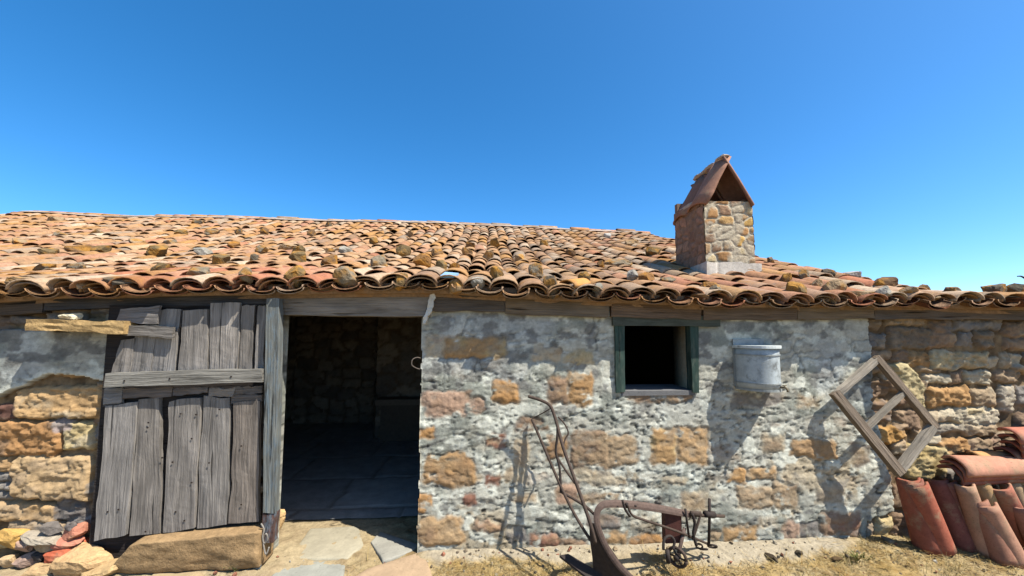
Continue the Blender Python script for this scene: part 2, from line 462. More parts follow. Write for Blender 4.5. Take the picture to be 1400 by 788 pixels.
RST = [  # bare rubble right of the plaster
    (1190, 453, 1213, 475, GRY, .045, TAN), (1213, 446, 1271, 481, (140, 122, 98), .05, BRN), (1190, 476, 1222, 492, BRN, .04, TAN), (1222, 480, 1243, 497, BRN, .035, BRN), (1241, 481, 1273, 502, (150, 112, 64), .045, OC),
    (1271, 437, 1306, 458, BRN, .04, GRY), (1304, 432, 1375, 452, GRY, .035, TAN), (1262, 424, 1320, 436, BRN, .04, TAN), (1376, 440, 1420, 462, BRN, .04, TAN), (1374, 462, 1420, 478, BRN, .04, TAN),
    (1274, 478, 1308, 505, (206, 186, 146), .04, YEL), (1304, 480, 1356, 506, (200, 174, 126), .045, PALE), (1350, 487, 1366, 506, PALE, .035, TAN), (1368, 480, 1384, 508, PALE, .04, TAN), (1384, 482, 1400, 506, PALE, .035, GRY),
    (1256, 500, 1290, 509, TAN, .04, BRN), (1263, 510, 1304, 526, PALE, .05, TAN), (1304, 508, 1321, 526, BRN, .04, TAN), (1322, 508, 1357, 527, PALE, .05, YEL), (1360, 507, 1396, 524, BRN, .04, TAN),
    (1268, 528, 1330, 559, (190, 146, 88), .055, OR), (1331, 532, 1363, 559, TAN, .05, PALE), (1367, 525, 1390, 567, (190, 176, 152), .05, PALE), (1270, 559, 1288, 580, TAN, .04, PALE), (1283, 560, 1312, 577, PALE, .045, TAN), (1310, 558, 1370, 582, PALE, .05, YEL),
    (1282, 578, 1322, 594, PALE, .045, GRY), (1318, 579, 1366, 597, TAN, .045, PALE), (1272, 592, 1292, 608, PALE, .03, GRY), (1284, 600, 1330, 624, OR, .05, OC), (1325, 598, 1362, 626, TAN, .05, BRN), (1360, 590, 1380, 612, PINK, .03, PALE),
    (1237, 606, 1296, 656, YEL, .05, (190, 160, 90)), (1200, 582, 1240, 606, (200, 150, 76), .05, OC), (1222, 604, 1240, 622, TAN, .035, PALE), (1206, 500, 1226, 520, TAN, .03, PALE), (1190, 520, 1216, 545, BRN, .03, TAN), (1192, 548, 1222, 578, BRN, .035, GRY), (1224, 560, 1262, 590, BRN, .035, TAN),
    (1206, 698, 1216, 708, PALE, .05, PALE), (1198, 708, 1222, 738, YEL, .05, PALE), (1186, 690, 1222, 704, GRY, .06, PALE), (1222, 660, 1262, 700, BRN, .04, TAN), (1222, 702, 1266, 740, BRN, .04, GRY), (1184, 716, 1198, 738, GRY, .04, TAN),
    (1392, 525, 1440, 560, GRY, .04, TAN), (1392, 562, 1450, 590, BRN, .04, TAN), (1380, 592, 1440, 620, TAN, .04, GRY)]
# the one tall slanting slab in the rubble
SLANT = [(1217, 499), (1244, 496), (1262, 522), (1268, 560), (1258, 562), (1236, 540)]

def quad(s, jit):
    x0, y0, x1, y1 = s[:4]
    w, h = x1 - x0, y1 - y0
    c = min(w, h)
    r = lambda a: (rng.random() * a)
    return [(x0 + r(.25) * w * .3 + .05 * c, y0 + r(jit) * h), (x1 - r(.25) * w * .3 - .05 * c, y0 + r(jit) * h), (x1 - r(jit) * w * .3, y0 + .12 * h + r(.1) * h), (x1 - r(jit) * w * .3, y1 - .12 * h - r(.1) * h),
            (x1 - r(.25) * w * .3 - .05 * c, y1 - r(jit) * h), (x0 + r(.25) * w * .3 + .05 * c, y1 - r(jit) * h), (x0 + r(jit) * w * .3, y1 - .12 * h - r(.1) * h), (x0 + r(jit) * w * .3, y0 + .12 * h + r(.1) * h)]

def window_of(P, pad=14):
    a = np.array(P)
    x0, x1, y0, y1 = a[:, 0].min() - pad, a[:, 0].max() + pad, a[:, 1].min() - pad, a[:, 1].max() + pad
    c = np.array([on_y(px, py) for px in (x0, x1) for py in (y0, y1)])
    i0 = max(int((c[:, 0].min() - WX0) / STEP), 0); i1 = int((c[:, 0].max() - WX0) / STEP) + 1
    j0 = max(int((c[:, 2].min() + 0.08) / STEP), 0); j1 = int((c[:, 2].max() + 0.08) / STEP) + 1
    if i1 <= 0 or i0 >= len(xs) or j0 >= len(zs): return None
    return slice(j0, j1), slice(i0, i1)

def sd_convex(P, X, Y):
    a = np.array(P, float); c = a.mean(0)
    d = None
    for i in range(len(a)):
        p, q = a[i], a[(i + 1) % len(a)]
        e = q - p; L = np.hypot(*e)
        if L < 1e-6: continue
        nrm = np.array([e[1], -e[0]]) / L
        if np.dot(nrm, c - p) > 0: nrm = -nrm
        s = (X - p[0]) * nrm[0] + (Y - p[1]) * nrm[1]
        d = s if d is None else np.maximum(d, s)
    return d

def put_stone(P, col, bulge, col2, mode, k):
    """mode 'dry': a bulging stone with deep joints; 'flush': rough stone showing through plaster; 'ghost': hidden under plaster"""
    w = window_of(P)
    if w is None: return
    X, Y = wx[w], wy[w]
    d = sd_convex(P, X, Y) + (1.6 * mid[w] if mode == 'dry' else 4.0 * mid[w] + 3.0 * big[w])
    s = 0.0056
    a, c2 = lin(col), lin(col2)
    a, c2 = [0.92 * (q * .88 + .12 * q.mean()) for q in (a, c2)]
    tone = 0.92 + 0.16 * rng.random()
    o = rng.random() * 50
    rough = fbm(GX[w] * 16 + o, GZ[w] * 22, 31 + k % 7, 4)
    m2 = sstep(-0.1, 0.5, fbm(GX[w] * 9 + o, GZ[w] * 12 - o, 41, 4))
    colr = mixc(np.broadcast_to(a * tone, X.shape + (3,)), np.broadcast_to(c2 * tone, X.shape + (3,)), m2 * 0.7)
    colr = colr * (1 + 0.22 * rough + 0.12 * fine[w])[..., None]
    tilt = (rng.random() - .5) * .02
    if mode == 'dry':
        t = np.clip(-d / 5.0, 0, 1)
        prof = np.sqrt(t * (2 - t)); bulge = bulge * .72
        h = -0.028 + bulge * prof + 0.009 * rough * prof + 0.006 * stry[w] * prof + .003 * fine[w] + (0.007 * sstep(.0, .05, rough) - 0.008 * sstep(.06, .11, stry[w])) * prof + tilt * prof * (Y - Y.mean()) / 20
        k_ = sstep(0.8, -0.8, d)
        HH[w] = np.where(d < 0, np.maximum(h, HH[w]), HH[w])
        CC[w] = mixc(CC[w], colr, k_)
    elif mode == 'flush':
        t = sstep(2.8, -3.2, d) * sstep(-.52, -.26, fbm(GX[w] * 11 + o, GZ[w] * 15, 57, 4) - .014 * np.clip(d + 6, -40, 6))
        h = 0.005 + bulge * 0.3 * np.clip(-d / 6, 0, 1) + 0.004 * rough + 0.003 * stry[w] + .002 * fine[w] + 0.003 * sstep(.0, .06, rough) - 0.003 * sstep(.05, .1, stry[w])
        HH[w] = HH[w] * (1 - t) + h * t
        CC[w] = mixc(CC[w], colr, t * (0.75 + 0.25 * sstep(-.5, .1, rough)))
    else:
        crack = np.exp(-(d / 1.1) ** 2) * sstep(0.05, 0.5, fbm(GX[w] * 6, GZ[w] * 6, 55, 3) + 0.15)
        HH[w] += 0.002 * np.clip(-d / 8, 0, 1) - 0.006 * crack
        CC[w] *= (1 - 0.38 * crack)[..., None]
        amt = rng.random() ** 1.5 * .75 * float(sstep(470, 600, np.array(Y.mean()))) 
        soft = sstep(1, -9, d) * sstep(-.25, .3, fbm(GX[w] * 8 + o, GZ[w] * 10, 58, 4) + .1) * amt
        tint = lin([TAN, PINK, (186, 160, 124), BRN, OC][int(rng.integers(5))])
        CC[w] = mixc(CC[w], np.broadcast_to(tint, CC[w].shape) * (1 + .2 * rough)[..., None], soft)

def courses(x0, x1, y0, y1, taken, hh=(15, 32), ww=(24, 70)):
    y = y0
    out = []
    while y < y1:
        h = hh[0] + (hh[1] - hh[0]) * rng.random()
        x = x0 - rng.random() * 30
        while x < x1:
            w = ww[0] + (ww[1] - ww[0]) * rng.random() ** 1.5
            s = (x + 1, y + 1 + rng.random() * 2, x + w - 1, y + h - 1 - rng.random() * 3)
            cx, cy = (s[0] + s[2]) / 2, (s[1] + s[3]) / 2
            if not any(t[0] - 4 < cx < t[2] + 4 and t[1] - 4 < cy < t[3] + 4 for t in taken):
                out.append(s)
            x += w
        y += h
    return out

pal_dry = [TAN, PALE, BRN, GRY, OC, TAN, (150, 128, 100), (164, 140, 108)]
k = 0
# bare-stone fill first, the stones read off the photograph over it
for x0, x1, y0, y1, tk in ((1180, 1640, 424, 760, RST), (-700, 165, 400, 770, LST), (150, 362, 400, 770, [])):
    for s in courses(x0, x1, y0, y1, tk):
        c = pal_dry[int(rng.integers(len(pal_dry)))]
        put_stone(quad(s, .12), c, .03 + .025 * rng.random(), pal_dry[int(rng.integers(len(pal_dry)))], 'dry', k); k += 1
for s in RST + LST:
    put_stone(quad(s, .08), s[4], s[5] * 0.9, s[6], 'dry', k); k += 1
put_stone(SLANT, (204, 184, 132), .045, YEL, 'dry', k)

# the plaster coat over everything inside its zone
pcol = np.broadcast_to(lin((190, 189, 179)), CC.shape).copy()
pcol = mixc(pcol, np.broadcast_to(lin((150, 154, 146)), CC.shape), sstep(-0.05, 0.3, big) * 0.85)
pcol = mixc(pcol, np.broadcast_to(lin((184, 166, 138)), CC.shape), sstep(0.05, 0.45, fbm(GX * 3 + 9, GZ * 5, 61, 4)) * sstep(560, 640, PY) * 0.75)
pcol = mixc(pcol, np.broadcast_to(lin((222, 224, 214)), CC.shape), sstep(0.04, 0.26, fbm(GX * 9, GZ * 12, 62, 5)) * 0.85)
pcol = mixc(pcol, np.broadcast_to(lin((182, 187, 190)), CC.shape), sstep(0.0, 0.4, fbm(GX * 2.2, GZ * 2.2 + 4, 63, 3)) * sstep(600, 500, PY) * 0.6)  # bluish sky light of the shaded upper wall put into the plaster
# dark, peeled, weathered blotches high up
mould = sstep(0.12, 0.34, fbm(GX * 9 + 2, GZ * 13, 64, 5) + 0.16 * sstep(500, 430, PY) - 0.22 * sstep(520, 600, PY))
pcol = mixc(pcol, np.broadcast_to(lin((118, 117, 116)), CC.shape), mould * 0.75)
pcol = pcol * (1 + 0.10 * mid + 0.10 * fine)[..., None]
pits = sstep(0.28, 0.5, fbm(GX * 26, GZ * 40, 65, 3)) * sstep(470, 540, PY)
fl1 = fbm(GX * 5, GZ * 8, 66, 5); fl2 = fbm(GX * 7 + 5, GZ * 13, 67, 5); fl3 = fbm(GX * 3, GZ * 7 + 8, 68, 6)
low_ = 0.35 + 0.65 * sstep(470, 570, PY)
flake = (0.0035 * sstep(-.03, .02, fl1) + 0.003 * sstep(.10, .14, fl2) - 0.0045 * sstep(.14, .18, -fl3) + 0.0025 * sstep(.2, .24, fl1)) * low_
streak = sstep(.22, .34, fbm(GX * 10, GZ * 34, 70, 4)) * low_
ph = 0.008 - .0025 * streak + flake + 0.003 * fl3 * low_ + 0.0018 * mid + 0.0016 * fine - 0.007 * pits + 0.006 * big
ph = np.where(plast_l, ph * 0.6 + 0.022, ph)
rim = plast_l * sstep(14, 2, yb - wy)
pcol = mixc(pcol, np.broadcast_to(lin((214, 216, 206)), CC.shape), rim * 0.8)
pcol = np.where(plast_l[..., None] & (rim < .5)[..., None], pcol * 0.85, pcol)
HH = np.where(PL > 0, ph, HH)
pcol = pcol * np.array([1.02, 1.005, .93])
pcol = pcol * (1 - 0.5 * pits - .34 * streak)[..., None] * (1 + .12 * sstep(.1, .2, fl2) - .08 * sstep(-.03, .02, fl1))[..., None]
CC = np.where(PL[..., None] > 0, pcol, CC)
# stones under the coat, drawn through as soft swellings and broken cracks
ghosts = courses(570, 1190, 430, 750, CST, (22, 44), (35, 95))
pal_p = [PALE, TAN, BRN, (186, 164, 132), GRY, (172, 146, 118), (160, 130, 104)]
for s in ghosts:
    P = quad(s, .15)
    put_stone(P, PALE, .01, PALE, 'ghost', k); k += 1
    if rng.random() < (0.05 if s[1] < 560 else 0.5 if s[0] > 930 and s[1] > 615 else 0.24) and s[3] > 500 and s[0] > 580:
        q = [(x * .8 + .2 * (s[0] + s[2]) / 2, y * .8 + .2 * (s[1] + s[3]) / 2) for x, y in P]
        put_stone(q, pal_p[int(rng.integers(len(pal_p)))], .012, GRY, 'flush', k)
for s in CST:
    P = quad(s, .1)
    put_stone(P, s[4], s[5], s[6], 'flush', k)
    put_stone(P, s[4], s[5], s[6], 'ghost', k); k += 1

# openings
DOOR_L, DOOR_R = on_y(378, 600)[0], on_y(574.5, 600)[0]
DOOR_T = on_y(480, 418)[2]
WL, WR = on_y(846, 490)[0], on_y(951, 490)[0]
WB, WT = on_y(898, 536)[2], on_y(898, 440)[2]
THICK = 0.36
ny, nx = GX.shape
idx = np.arange(ny * nx).reshape(ny, nx)
cxm = (GX[:-1, :-1] + GX[1:, 1:]) / 2; czm = (GZ[:-1, :-1] + GZ[1:, 1:]) / 2
jamb = DOOR_R + 0.012 * fbm(czm * 6, czm * 0 + 3, 71, 3)
keep = ~((cxm > DOOR_L) & (cxm < jamb) & (czm < DOOR_T)) & ~((cxm > WL) & (cxm < WR) & (czm > WB) & (czm < WT))
keep &= czm < eave_z(cxm) + 0.04
Q = np.stack([idx[:-1, :-1], idx[:-1, 1:], idx[1:, 1:], idx[1:, :-1]], -1)[keep]
V = np.stack([GX, -HH, GZ], -1).reshape(-1, 3)
C = CC.reshape(-1, 3)
# edges with a single face turn back into the wall
e = np.concatenate([Q[:, [0, 1]], Q[:, [1, 2]], Q[:, [2, 3]], Q[:, [3, 0]]])
key = np.sort(e, 1); kk = key[:, 0].astype(np.int64) * (ny * nx) + key[:, 1]
u, inv, cnt = np.unique(kk, return_inverse=True, return_counts=True)
be = e[cnt[inv] == 1]
bv = np.unique(be)
new_id = {int(v): len(V) + i for i, v in enumerate(bv)}
V2 = V[bv].copy(); V2[:, 1] = 0.10
Q2 = np.array([[a_, new_id[int(a_)], new_id[int(b_)], b_] for a_, b_ in be])[:, ::-1]
V = np.concatenate([V, V2]); C = np.concatenate([C, C[bv] * 0.85]); Q = np.concatenate([Q, Q2])
used = np.unique(Q); remap = np.zeros(len(V), int); remap[used] = np.arange(len(used))
V, C, Q = V[used], C[used], remap[Q]
# the body of the wall behind the sheet: boxes round the two openings, the sides and the back
core = MB()
cw = lin((128, 116, 100)); ci = lin((120, 112, 100))
yf, yb_ = 0.06, THICK
zt = 1.78
core.box((-11.6, yf, -0.1), (DOOR_L - 0.42, yb_, zt), cw)
core.box((DOOR_R + 0.01, yf, -0.1), (WL - 0.003, yb_, zt), cw)
core.box((WL - 0.003, yf, -0.1), (WR + 0.003, yb_, WB - 0.003), cw)
core.box((WL - 0.003, yf, WT + 0.003), (WR + 0.003, yb_, zt), cw)
core.box((WR + 0.003, yf, -0.1), (6.6, yb_, zt - 0.06), lin((206, 184, 148)))
core.box((DOOR_L - 0.418, yf, DOOR_T + 0.004), (DOOR_R + 0.01, yb_, zt), cw)
core.box((-11.6, -0.03, -0.1), (WX0 + 0.01, yf, 1.7), lin(TAN))
core.box((WX1 - 0.02, -0.01, -0.1), (6.6, yf, 1.62), lin(TAN))
nb = len(V)
V = np.concatenate([V, np.array(core.V)]); C = np.concatenate([C, np.array(core.C)])
Q = np.concatenate([Q, np.array(core.F) + nb])
wall = mesh_obj("wall", V, Q, M_WALL, house, C, smooth=True)

def rough_panel(A, B, D, nu, nv, seed, palette, amp=0.03, mortar=(120, 104, 82), su=0.28, sv=0.16, smear=0.0, rubble=True):
    """stone-built face spanned by A->B (along) and A->D (up); returns V, F, C"""
    A, B, D = map(np.asarray, (A, B, D))
    U, W = np.meshgrid(np.linspace(0, 1, nu), np.linspace(0, 1, nv))
    Lu, Lv = np.linalg.norm(B - A), np.linalg.norm(D - A)
    X, Y = U * Lu, W * Lv
    X = X + 0.012 * fbm(X * 12, Y * 12, seed, 3); Y = Y + 0.012 * fbm(X * 12 + 7, Y * 12, seed + 1, 3)
    X = X + 0.03 * fbm(X * 4 + 2, Y * 4, seed + 8, 2); Y = Y + 0.045 * fbm(X * 3.5, Y * 4 + 5, seed + 9, 2)
    row = np.floor(Y / sv).astype(int)
    fx = X / su * (0.7 + 0.7 * _h(row, 8, 2, seed)) + _h(row, 3, 1, seed) * 3
    ci_ = np.floor(fx).astype(int)
    lu = (fx - ci_); lv = Y / sv - row
    g = np.minimum(np.minimum(lu, 1 - lu) * su, np.minimum(lv, 1 - lv) * sv)
    if rubble:                       # irregular stones: nearest of scattered seeds
        gu, gv = X / su, Y / sv
        bi, bj = np.floor(gu).astype(int), np.floor(gv).astype(int)
        f1 = np.full(X.shape, 9.0); f2 = f1.copy(); row = bi * 0; ci_ = bi * 0
        for di in (-1, 0, 1):
            for dj in (-1, 0, 1):
                i_, j_ = bi + di, bj + dj
                dd = np.maximum(np.abs(gu - i_ - .1 - .8 * _h(i_, j_, 1, seed)) * 1.0, np.abs(gv - j_ - .15 - .7 * _h(i_, j_, 2, seed))) + .25 * np.hypot(gu - i_ - .1 - .8 * _h(i_, j_, 1, seed), gv - j_ - .15 - .7 * _h(i_, j_, 2, seed))
                near = dd < f1
                f2 = np.where(near, f1, np.minimum(f2, dd)); ci_ = np.where(near, i_, ci_); row = np.where(near, j_, row); f1 = np.where(near, dd, f1)
        g = (f2 - f1) * .5 * min(su, sv)
    t = np.clip((g - 0.006) / 0.03, 0, 1)
    pal = np.array([lin(c) for c in palette])
    pick = (_h(ci_, row, 5, seed) * 0.999 * len(pal)).astype(int)
    Cc = pal[pick] * (0.85 + 0.3 * _h(ci_, row, 9, seed))[..., None]
    Cc = mixc(np.broadcast_to(lin(mortar), Cc.shape), Cc, sstep(0, 0.3, t))
    Cc = Cc * (1 + 0.25 * fbm(X * 20, Y * 20, seed + 3, 4))[..., None]
    nrm = np.cross(B - A, D - A); nrm = nrm / np.linalg.norm(nrm)
    H = amp * np.sqrt(t * (2 - t)) * (0.6 + 0.5 * _h(ci_, row, 11, seed)) + 0.35 * amp * fbm(X * 14, Y * 14, seed + 5, 4)
    if smear:
        sm = sstep(-.05, .2, fbm(X * 6, Y * 6, seed + 6, 4)) * smear
        Cc = mixc(Cc, np.broadcast_to(lin(mortar), Cc.shape) * (1 + .2 * fbm(X * 25, Y * 25, seed + 7, 3))[..., None], sm)
        H = H * (1 - .5 * sm) + amp * .4 * sm
    P = A + U[..., None] * (B - A) + W[..., None] * (D - A) + nrm * H[..., None]
    ii = np.arange(nu * nv).reshape(nv, nu)
    F = np.stack([ii[:-1, :-1], ii[:-1, 1:], ii[1:, 1:], ii[1:, :-1]], -1).reshape(-1, 4)
    return P.reshape(-1, 3), F, Cc.reshape(-1, 3)

# inside: the room behind the door
dark_pal = [(158, 146, 128), (140, 132, 118), (166, 154, 134), (128, 120, 108)]
room = MB()
def add_panel(mb, *a, **kw):
    P, F_, C_ = rough_panel(*a, **kw)
    P[:, 2] = np.minimum(P[:, 2], roof_z(np.minimum(P[:, 0], VERGE_X), P[:, 1]) - 0.13)
    mb.add(P, F_, C_)
IN_L, IN_R, IN_B = -3.4, 1.1, 4.0
add_panel(room, (IN_L, IN_B, -.02), (IN_R, IN_B, -.02), (IN_L, IN_B, 3.4), 160, 110, 201, dark_pal, amp=.05)
add_panel(room, (IN_R, IN_B, -.02), (IN_R, THICK, -.02), (IN_R, IN_B, 3.4), 100, 90, 202, dark_pal, amp=.05)
add_panel(room, (IN_L, THICK, -.02), (IN_L, IN_B, -.02), (IN_L, THICK, 3.4), 60, 60, 203, dark_pal, amp=.05)
# the jutting pier and the stone ledge at the right of the room
pier_x = on_y(516, 500, 3.0)[0]
add_panel(room, (pier_x, 3.0, -.02), (IN_R, 3.0, -.02), (pier_x, 3.0, 3.2), 80, 100, 204, dark_pal, amp=.04)
add_panel(room, (pier_x, IN_B, -.02), (pier_x, 3.0, -.02), (pier_x, IN_B, 3.2), 50, 100, 205, dark_pal, amp=.04)
room.build("interior_wall", M_WALL, house, smooth=True)
lb = MB()
l0 = on_y(514, 549, 2.75)
lb.box((l0[0], 2.7, l0[2] - .05), (IN_R - .02, 3.05, l0[2] + .03), lin((140, 130, 114)))
lb.box((l0[0] + .06, 2.78, -.02), (IN_R - .02, 3.03, l0[2] - .05), lin((116, 106, 92)))
lb.build("stone_ledge", M_WALL, house)

# side and back walls of the house, seen only from elsewhere
sh = MB()
gz = lambda x, y: float(roof_z(min(x, VERGE_X), y)) - 0.1
for xa in (VERGE_X - 0.36, -11.6):
    n = 24
    ysn = np.linspace(THICK, RIDGE_Y, n)
    Va = []; Fa = []
    for y in ysn:
        z = gz(xa, y)
        Va += [(xa, y, -.1), (xa + .34, y, -.1), (xa + .34, y, z), (xa, y, z)]
    for i in range(n - 1):
        a = i * 4
        Fa += [(a, a + 4, a + 7, a + 3), (a + 1, a + 2, a + 6, a + 5), (a + 3, a + 7, a + 6, a + 2), (a, a + 1, a + 5, a + 4)]
    Fa += [(0, 3, 2, 1), (4 * n - 4, 4 * n - 3, 4 * n - 2, 4 * n - 1)]
    sh.add(Va, Fa, lin(TAN))
sh.box((-11.6, RIDGE_Y - .02, -.1), (VERGE_X - .01, RIDGE_Y + .3, 3.7), lin(TAN))
sh.box((6.3, THICK, -.1), (6.6, 1.2, 1.72), lin(TAN))
sh.box((VERGE_X, 1.16, -.1), (6.6, 1.4, 1.9), lin(TAN))
sh.build("rear_wall", M_WALL, house)

# ---- eave boards, lintel
def plank_quad(mb, TL, TR, BR, BL, thick, col, along='v', na=10, nc=3, jit=0.004, seed=0, bow=0.0):
    """board between four front corners; thickness goes back (+y). along: which way the grain runs"""
    TL, TR, BR, BL = map(lambda p: np.asarray(p, float), (TL, TR, BR, BL))
    nu, nv = (nc + 1, na + 1) if along == 'v' else (na + 1, nc + 1)
    U, W = np.meshgrid(np.linspace(0, 1, nu), np.linspace(0, 1, nv))
    P = (TL * ((1 - U) * (1 - W))[..., None] + TR * (U * (1 - W))[..., None] + BR * (U * W)[..., None] + BL * ((1 - U) * W)[..., None])
    s = seed * 7.31
    if along == 'v':
        P[..., 0] += jit * 1.6 * fbm(W * 5 + s, U * 3, 81, 3)
        P[..., 2] += np.where((W == 0) | (W == 1), jit * 2 * fbm(U * 3 + s, W * 9, 82, 2), 0)
    else:
        P[..., 2] += jit * 1.6 * fbm(U * 6 + s, W * 3, 83, 3)
    P[..., 1] += jit * fbm(U * 4 + s, W * 4, 84, 2) + bow * np.sin(U * math.pi)
    Lx = np.linalg.norm(TR - TL); Lz = np.linalg.norm(BL - TL)
    G = np.stack([(W * Lz if along == 'v' else U * Lx) + s, (U * Lx if along == 'v' else W * Lz) + s * 3.3, np.zeros_like(U) + s], -1)
    Fr = P.reshape(-1, 3); Bk = Fr.copy(); Bk[:, 1] += thick
    n = nu * nv
    ii = np.arange(n).reshape(nv, nu)
    F = []
    for j in range(nv - 1):
        for i in range(nu - 1):
            a, b, c, d = ii[j, i], ii[j, i + 1], ii[j + 1, i + 1], ii[j + 1, i]
            F.append((a, d, c, b)); F.append((a + n, b + n, c + n, d + n))
    ring = list(ii[0, :]) + list(ii[1:, -1]) + list(ii[-1, -2::-1]) + list(ii[-2:0:-1, 0])
    for i in range(len(ring)):
        a, b = ring[i], ring[(i + 1) % len(ring)]
        F.append((a, b, b + n, a + n))
    Gb = G.reshape(-1, 3).copy(); Gb2 = Gb.copy(); Gb2[:, 2] += thick
    mb.add(np.concatenate([Fr, Bk]), F, col, np.concatenate([Gb, Gb2]))

def pq(mb, c, y, thick, col, **kw):
    """plank from four pixel corners tl, tr, br, bl on the plane y"""
    plank_quad(mb, *[on_y(px, py, y) for px, py in c], thick, lin(col), **kw)

WG = [(152, 146, 138), (136, 129, 120), (146, 139, 130), (142, 136, 128), (134, 124, 113)]
lt = MB()
pq(lt, [(383, 404), (592, 402), (588, 433), (386, 431)], -0.05, .2, (150, 140, 126), along='h', na=16, seed=1)
lt.build("lintel", M_BEAM, house)
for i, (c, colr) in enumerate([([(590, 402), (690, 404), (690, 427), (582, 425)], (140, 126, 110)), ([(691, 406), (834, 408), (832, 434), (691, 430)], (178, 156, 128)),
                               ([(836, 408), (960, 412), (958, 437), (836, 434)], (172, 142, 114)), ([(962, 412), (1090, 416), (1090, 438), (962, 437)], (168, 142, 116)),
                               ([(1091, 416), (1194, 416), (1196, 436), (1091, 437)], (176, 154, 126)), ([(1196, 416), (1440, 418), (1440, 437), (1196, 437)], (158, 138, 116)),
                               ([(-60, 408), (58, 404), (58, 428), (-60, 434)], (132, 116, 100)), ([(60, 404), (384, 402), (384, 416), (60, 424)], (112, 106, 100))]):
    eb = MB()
    colr = tuple(q * .74 for q in colr)  # boards darkened, putting the eave's shade into their colour
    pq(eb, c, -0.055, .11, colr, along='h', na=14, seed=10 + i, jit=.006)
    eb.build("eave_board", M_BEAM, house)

# ---- the door leaf left of the opening, its post
YD = -0.115
door = bpy.data.objects.new("door", None); COL.objects.link(door); door.parent = house; door.location = on_z(250, 765, 0)
back = MB()  # near-black sheet put in for the dark gap behind the planks
back.box((on_y(136, 600, -.06)[0], -.07, .02), (on_y(358, 600, -.06)[0], -.05, on_y(250, 418, -.06)[2]), lin((58, 52, 48)))
back.build("dark_gap_sheet", M_WOOD, door)
low = MB()
for i, c in enumerate([[(143, 556), (188, 551), (173, 734), (128, 739)], [(189, 546), (219, 545), (221, 729), (175, 734)], [(230, 548), (274, 544), (266, 723), (222, 729)],
                       [(276, 542), (316, 543), (311, 717), (267, 722)], [(318, 552), (356, 549), (354, 714), (312, 717)]]):
    c = [(c[0][0] + 1.2, c[0][1]), (c[1][0] - 1.2, c[1][1]), (c[2][0] - 1.2, c[2][1]), (c[3][0] + 1.2, c[3][1])]
    pq(low, c, YD + (0, .010, .003, .012, .006)[i], .028, WG[i], along='v', na=18, seed=20 + i, jit=.007)
low.build("lower_planks", M_WOOD, door)
upn = MB()
for i, c in enumerate([[(164, 466), (184, 462), (178, 512), (150, 514)], [(186, 446), (216, 440), (206, 510), (176, 512)], [(218, 424), (247, 423), (240, 509), (205, 510)], [(249, 425), (285, 424), (283, 508), (242, 509)],
                       [(287, 414), (329, 414), (325, 507), (285, 508)], [(330, 418), (349, 418), (345, 506), (326, 507)], [(351, 418), (364, 418), (361, 506), (347, 506)]]):
    c = [(c[0][0] + 1, c[0][1]), (c[1][0] - 1, c[1][1]), (c[2][0] - 1, c[2][1]), (c[3][0] + 1, c[3][1])]
    pq(upn, c, YD + .012 + .007 * (i % 3), .026, WG[(i * 2 + 1) % 5] if i != 4 else (160, 152, 142), along='v', na=12, seed=40 + i, jit=.005)
upn.build("upper_planks", M_WOOD, door)
mr_ = MB()
for i, c in enumerate([[(142, 531), (167, 530), (166, 553), (141, 555)], [(168, 532), (236, 529), (234, 543), (168, 545)], [(237, 531), (284, 529), (284, 538), (236, 541)], [(286, 531), (322, 530), (318, 542), (285, 543)], [(322, 530), (358, 528), (358, 538), (320, 540)], [(316, 541), (358, 539), (358, 549), (316, 551)]]):
    pq(mr_, c, YD + .006 + .004 * (i % 3), .02, [(150, 144, 136), (120, 110, 102), (130, 120, 112), (148, 140, 130), (120, 112, 104), (112, 104, 96)][i], along='h', na=8, seed=55 + i, jit=.006)
mr_.build("patch_boards", M_WOOD, door)
rl = MB()
pq(rl, [(144, 511), (358, 504), (358, 523), (142, 529)], YD - .05, .045, (142, 138, 128), along='h', na=20, seed=60, jit=.004)
rl.build("cross_rail", M_WOOD, door)
tb = MB()
pq(tb, [(165, 423), (218, 418), (214, 443), (158, 441)], YD - .006, .02, (132, 126, 120), along='h', seed=62)
pq(tb, [(168, 444), (237, 447), (235, 463), (166, 458)], YD - .02, .02, (126, 120, 112), along='h', seed=63)
tb.build("top_boards", M_WOOD, door)
for px, py in [(203, 578), (202, 585), (247, 566), (268, 567), (262, 600), (199, 727), (147, 700), (162, 697), (252, 712), (330, 690), (262, 660), (286, 633), (240, 700), (330, 610), (300, 560), (316, 515), (232, 518), (170, 521), (236, 632), (222, 626)]:
    p = on_y(px, py, YD - .003 if py not in (515, 518, 521) else YD - .053)
    nl = MB()
    nl.tube([p, p + np.array([0, -.0025, 0])], .006, lin((52, 42, 36)), n=8)
    nl.build("nail_head", M_IRON, door)
post = MB()
pq(post, [(364, 408), (382, 408), (376, 702), (359, 702)], YD - .035, .055, (122, 124, 118), along='v', na=20, seed=70, jit=.004)
pq(post, [(359, 703), (376, 703), (373, 742), (356, 745)], YD - .03, .06, (98, 74, 66), along='v', na=8, seed=71, jit=.004)
post.build("door_post", M_POST, house)

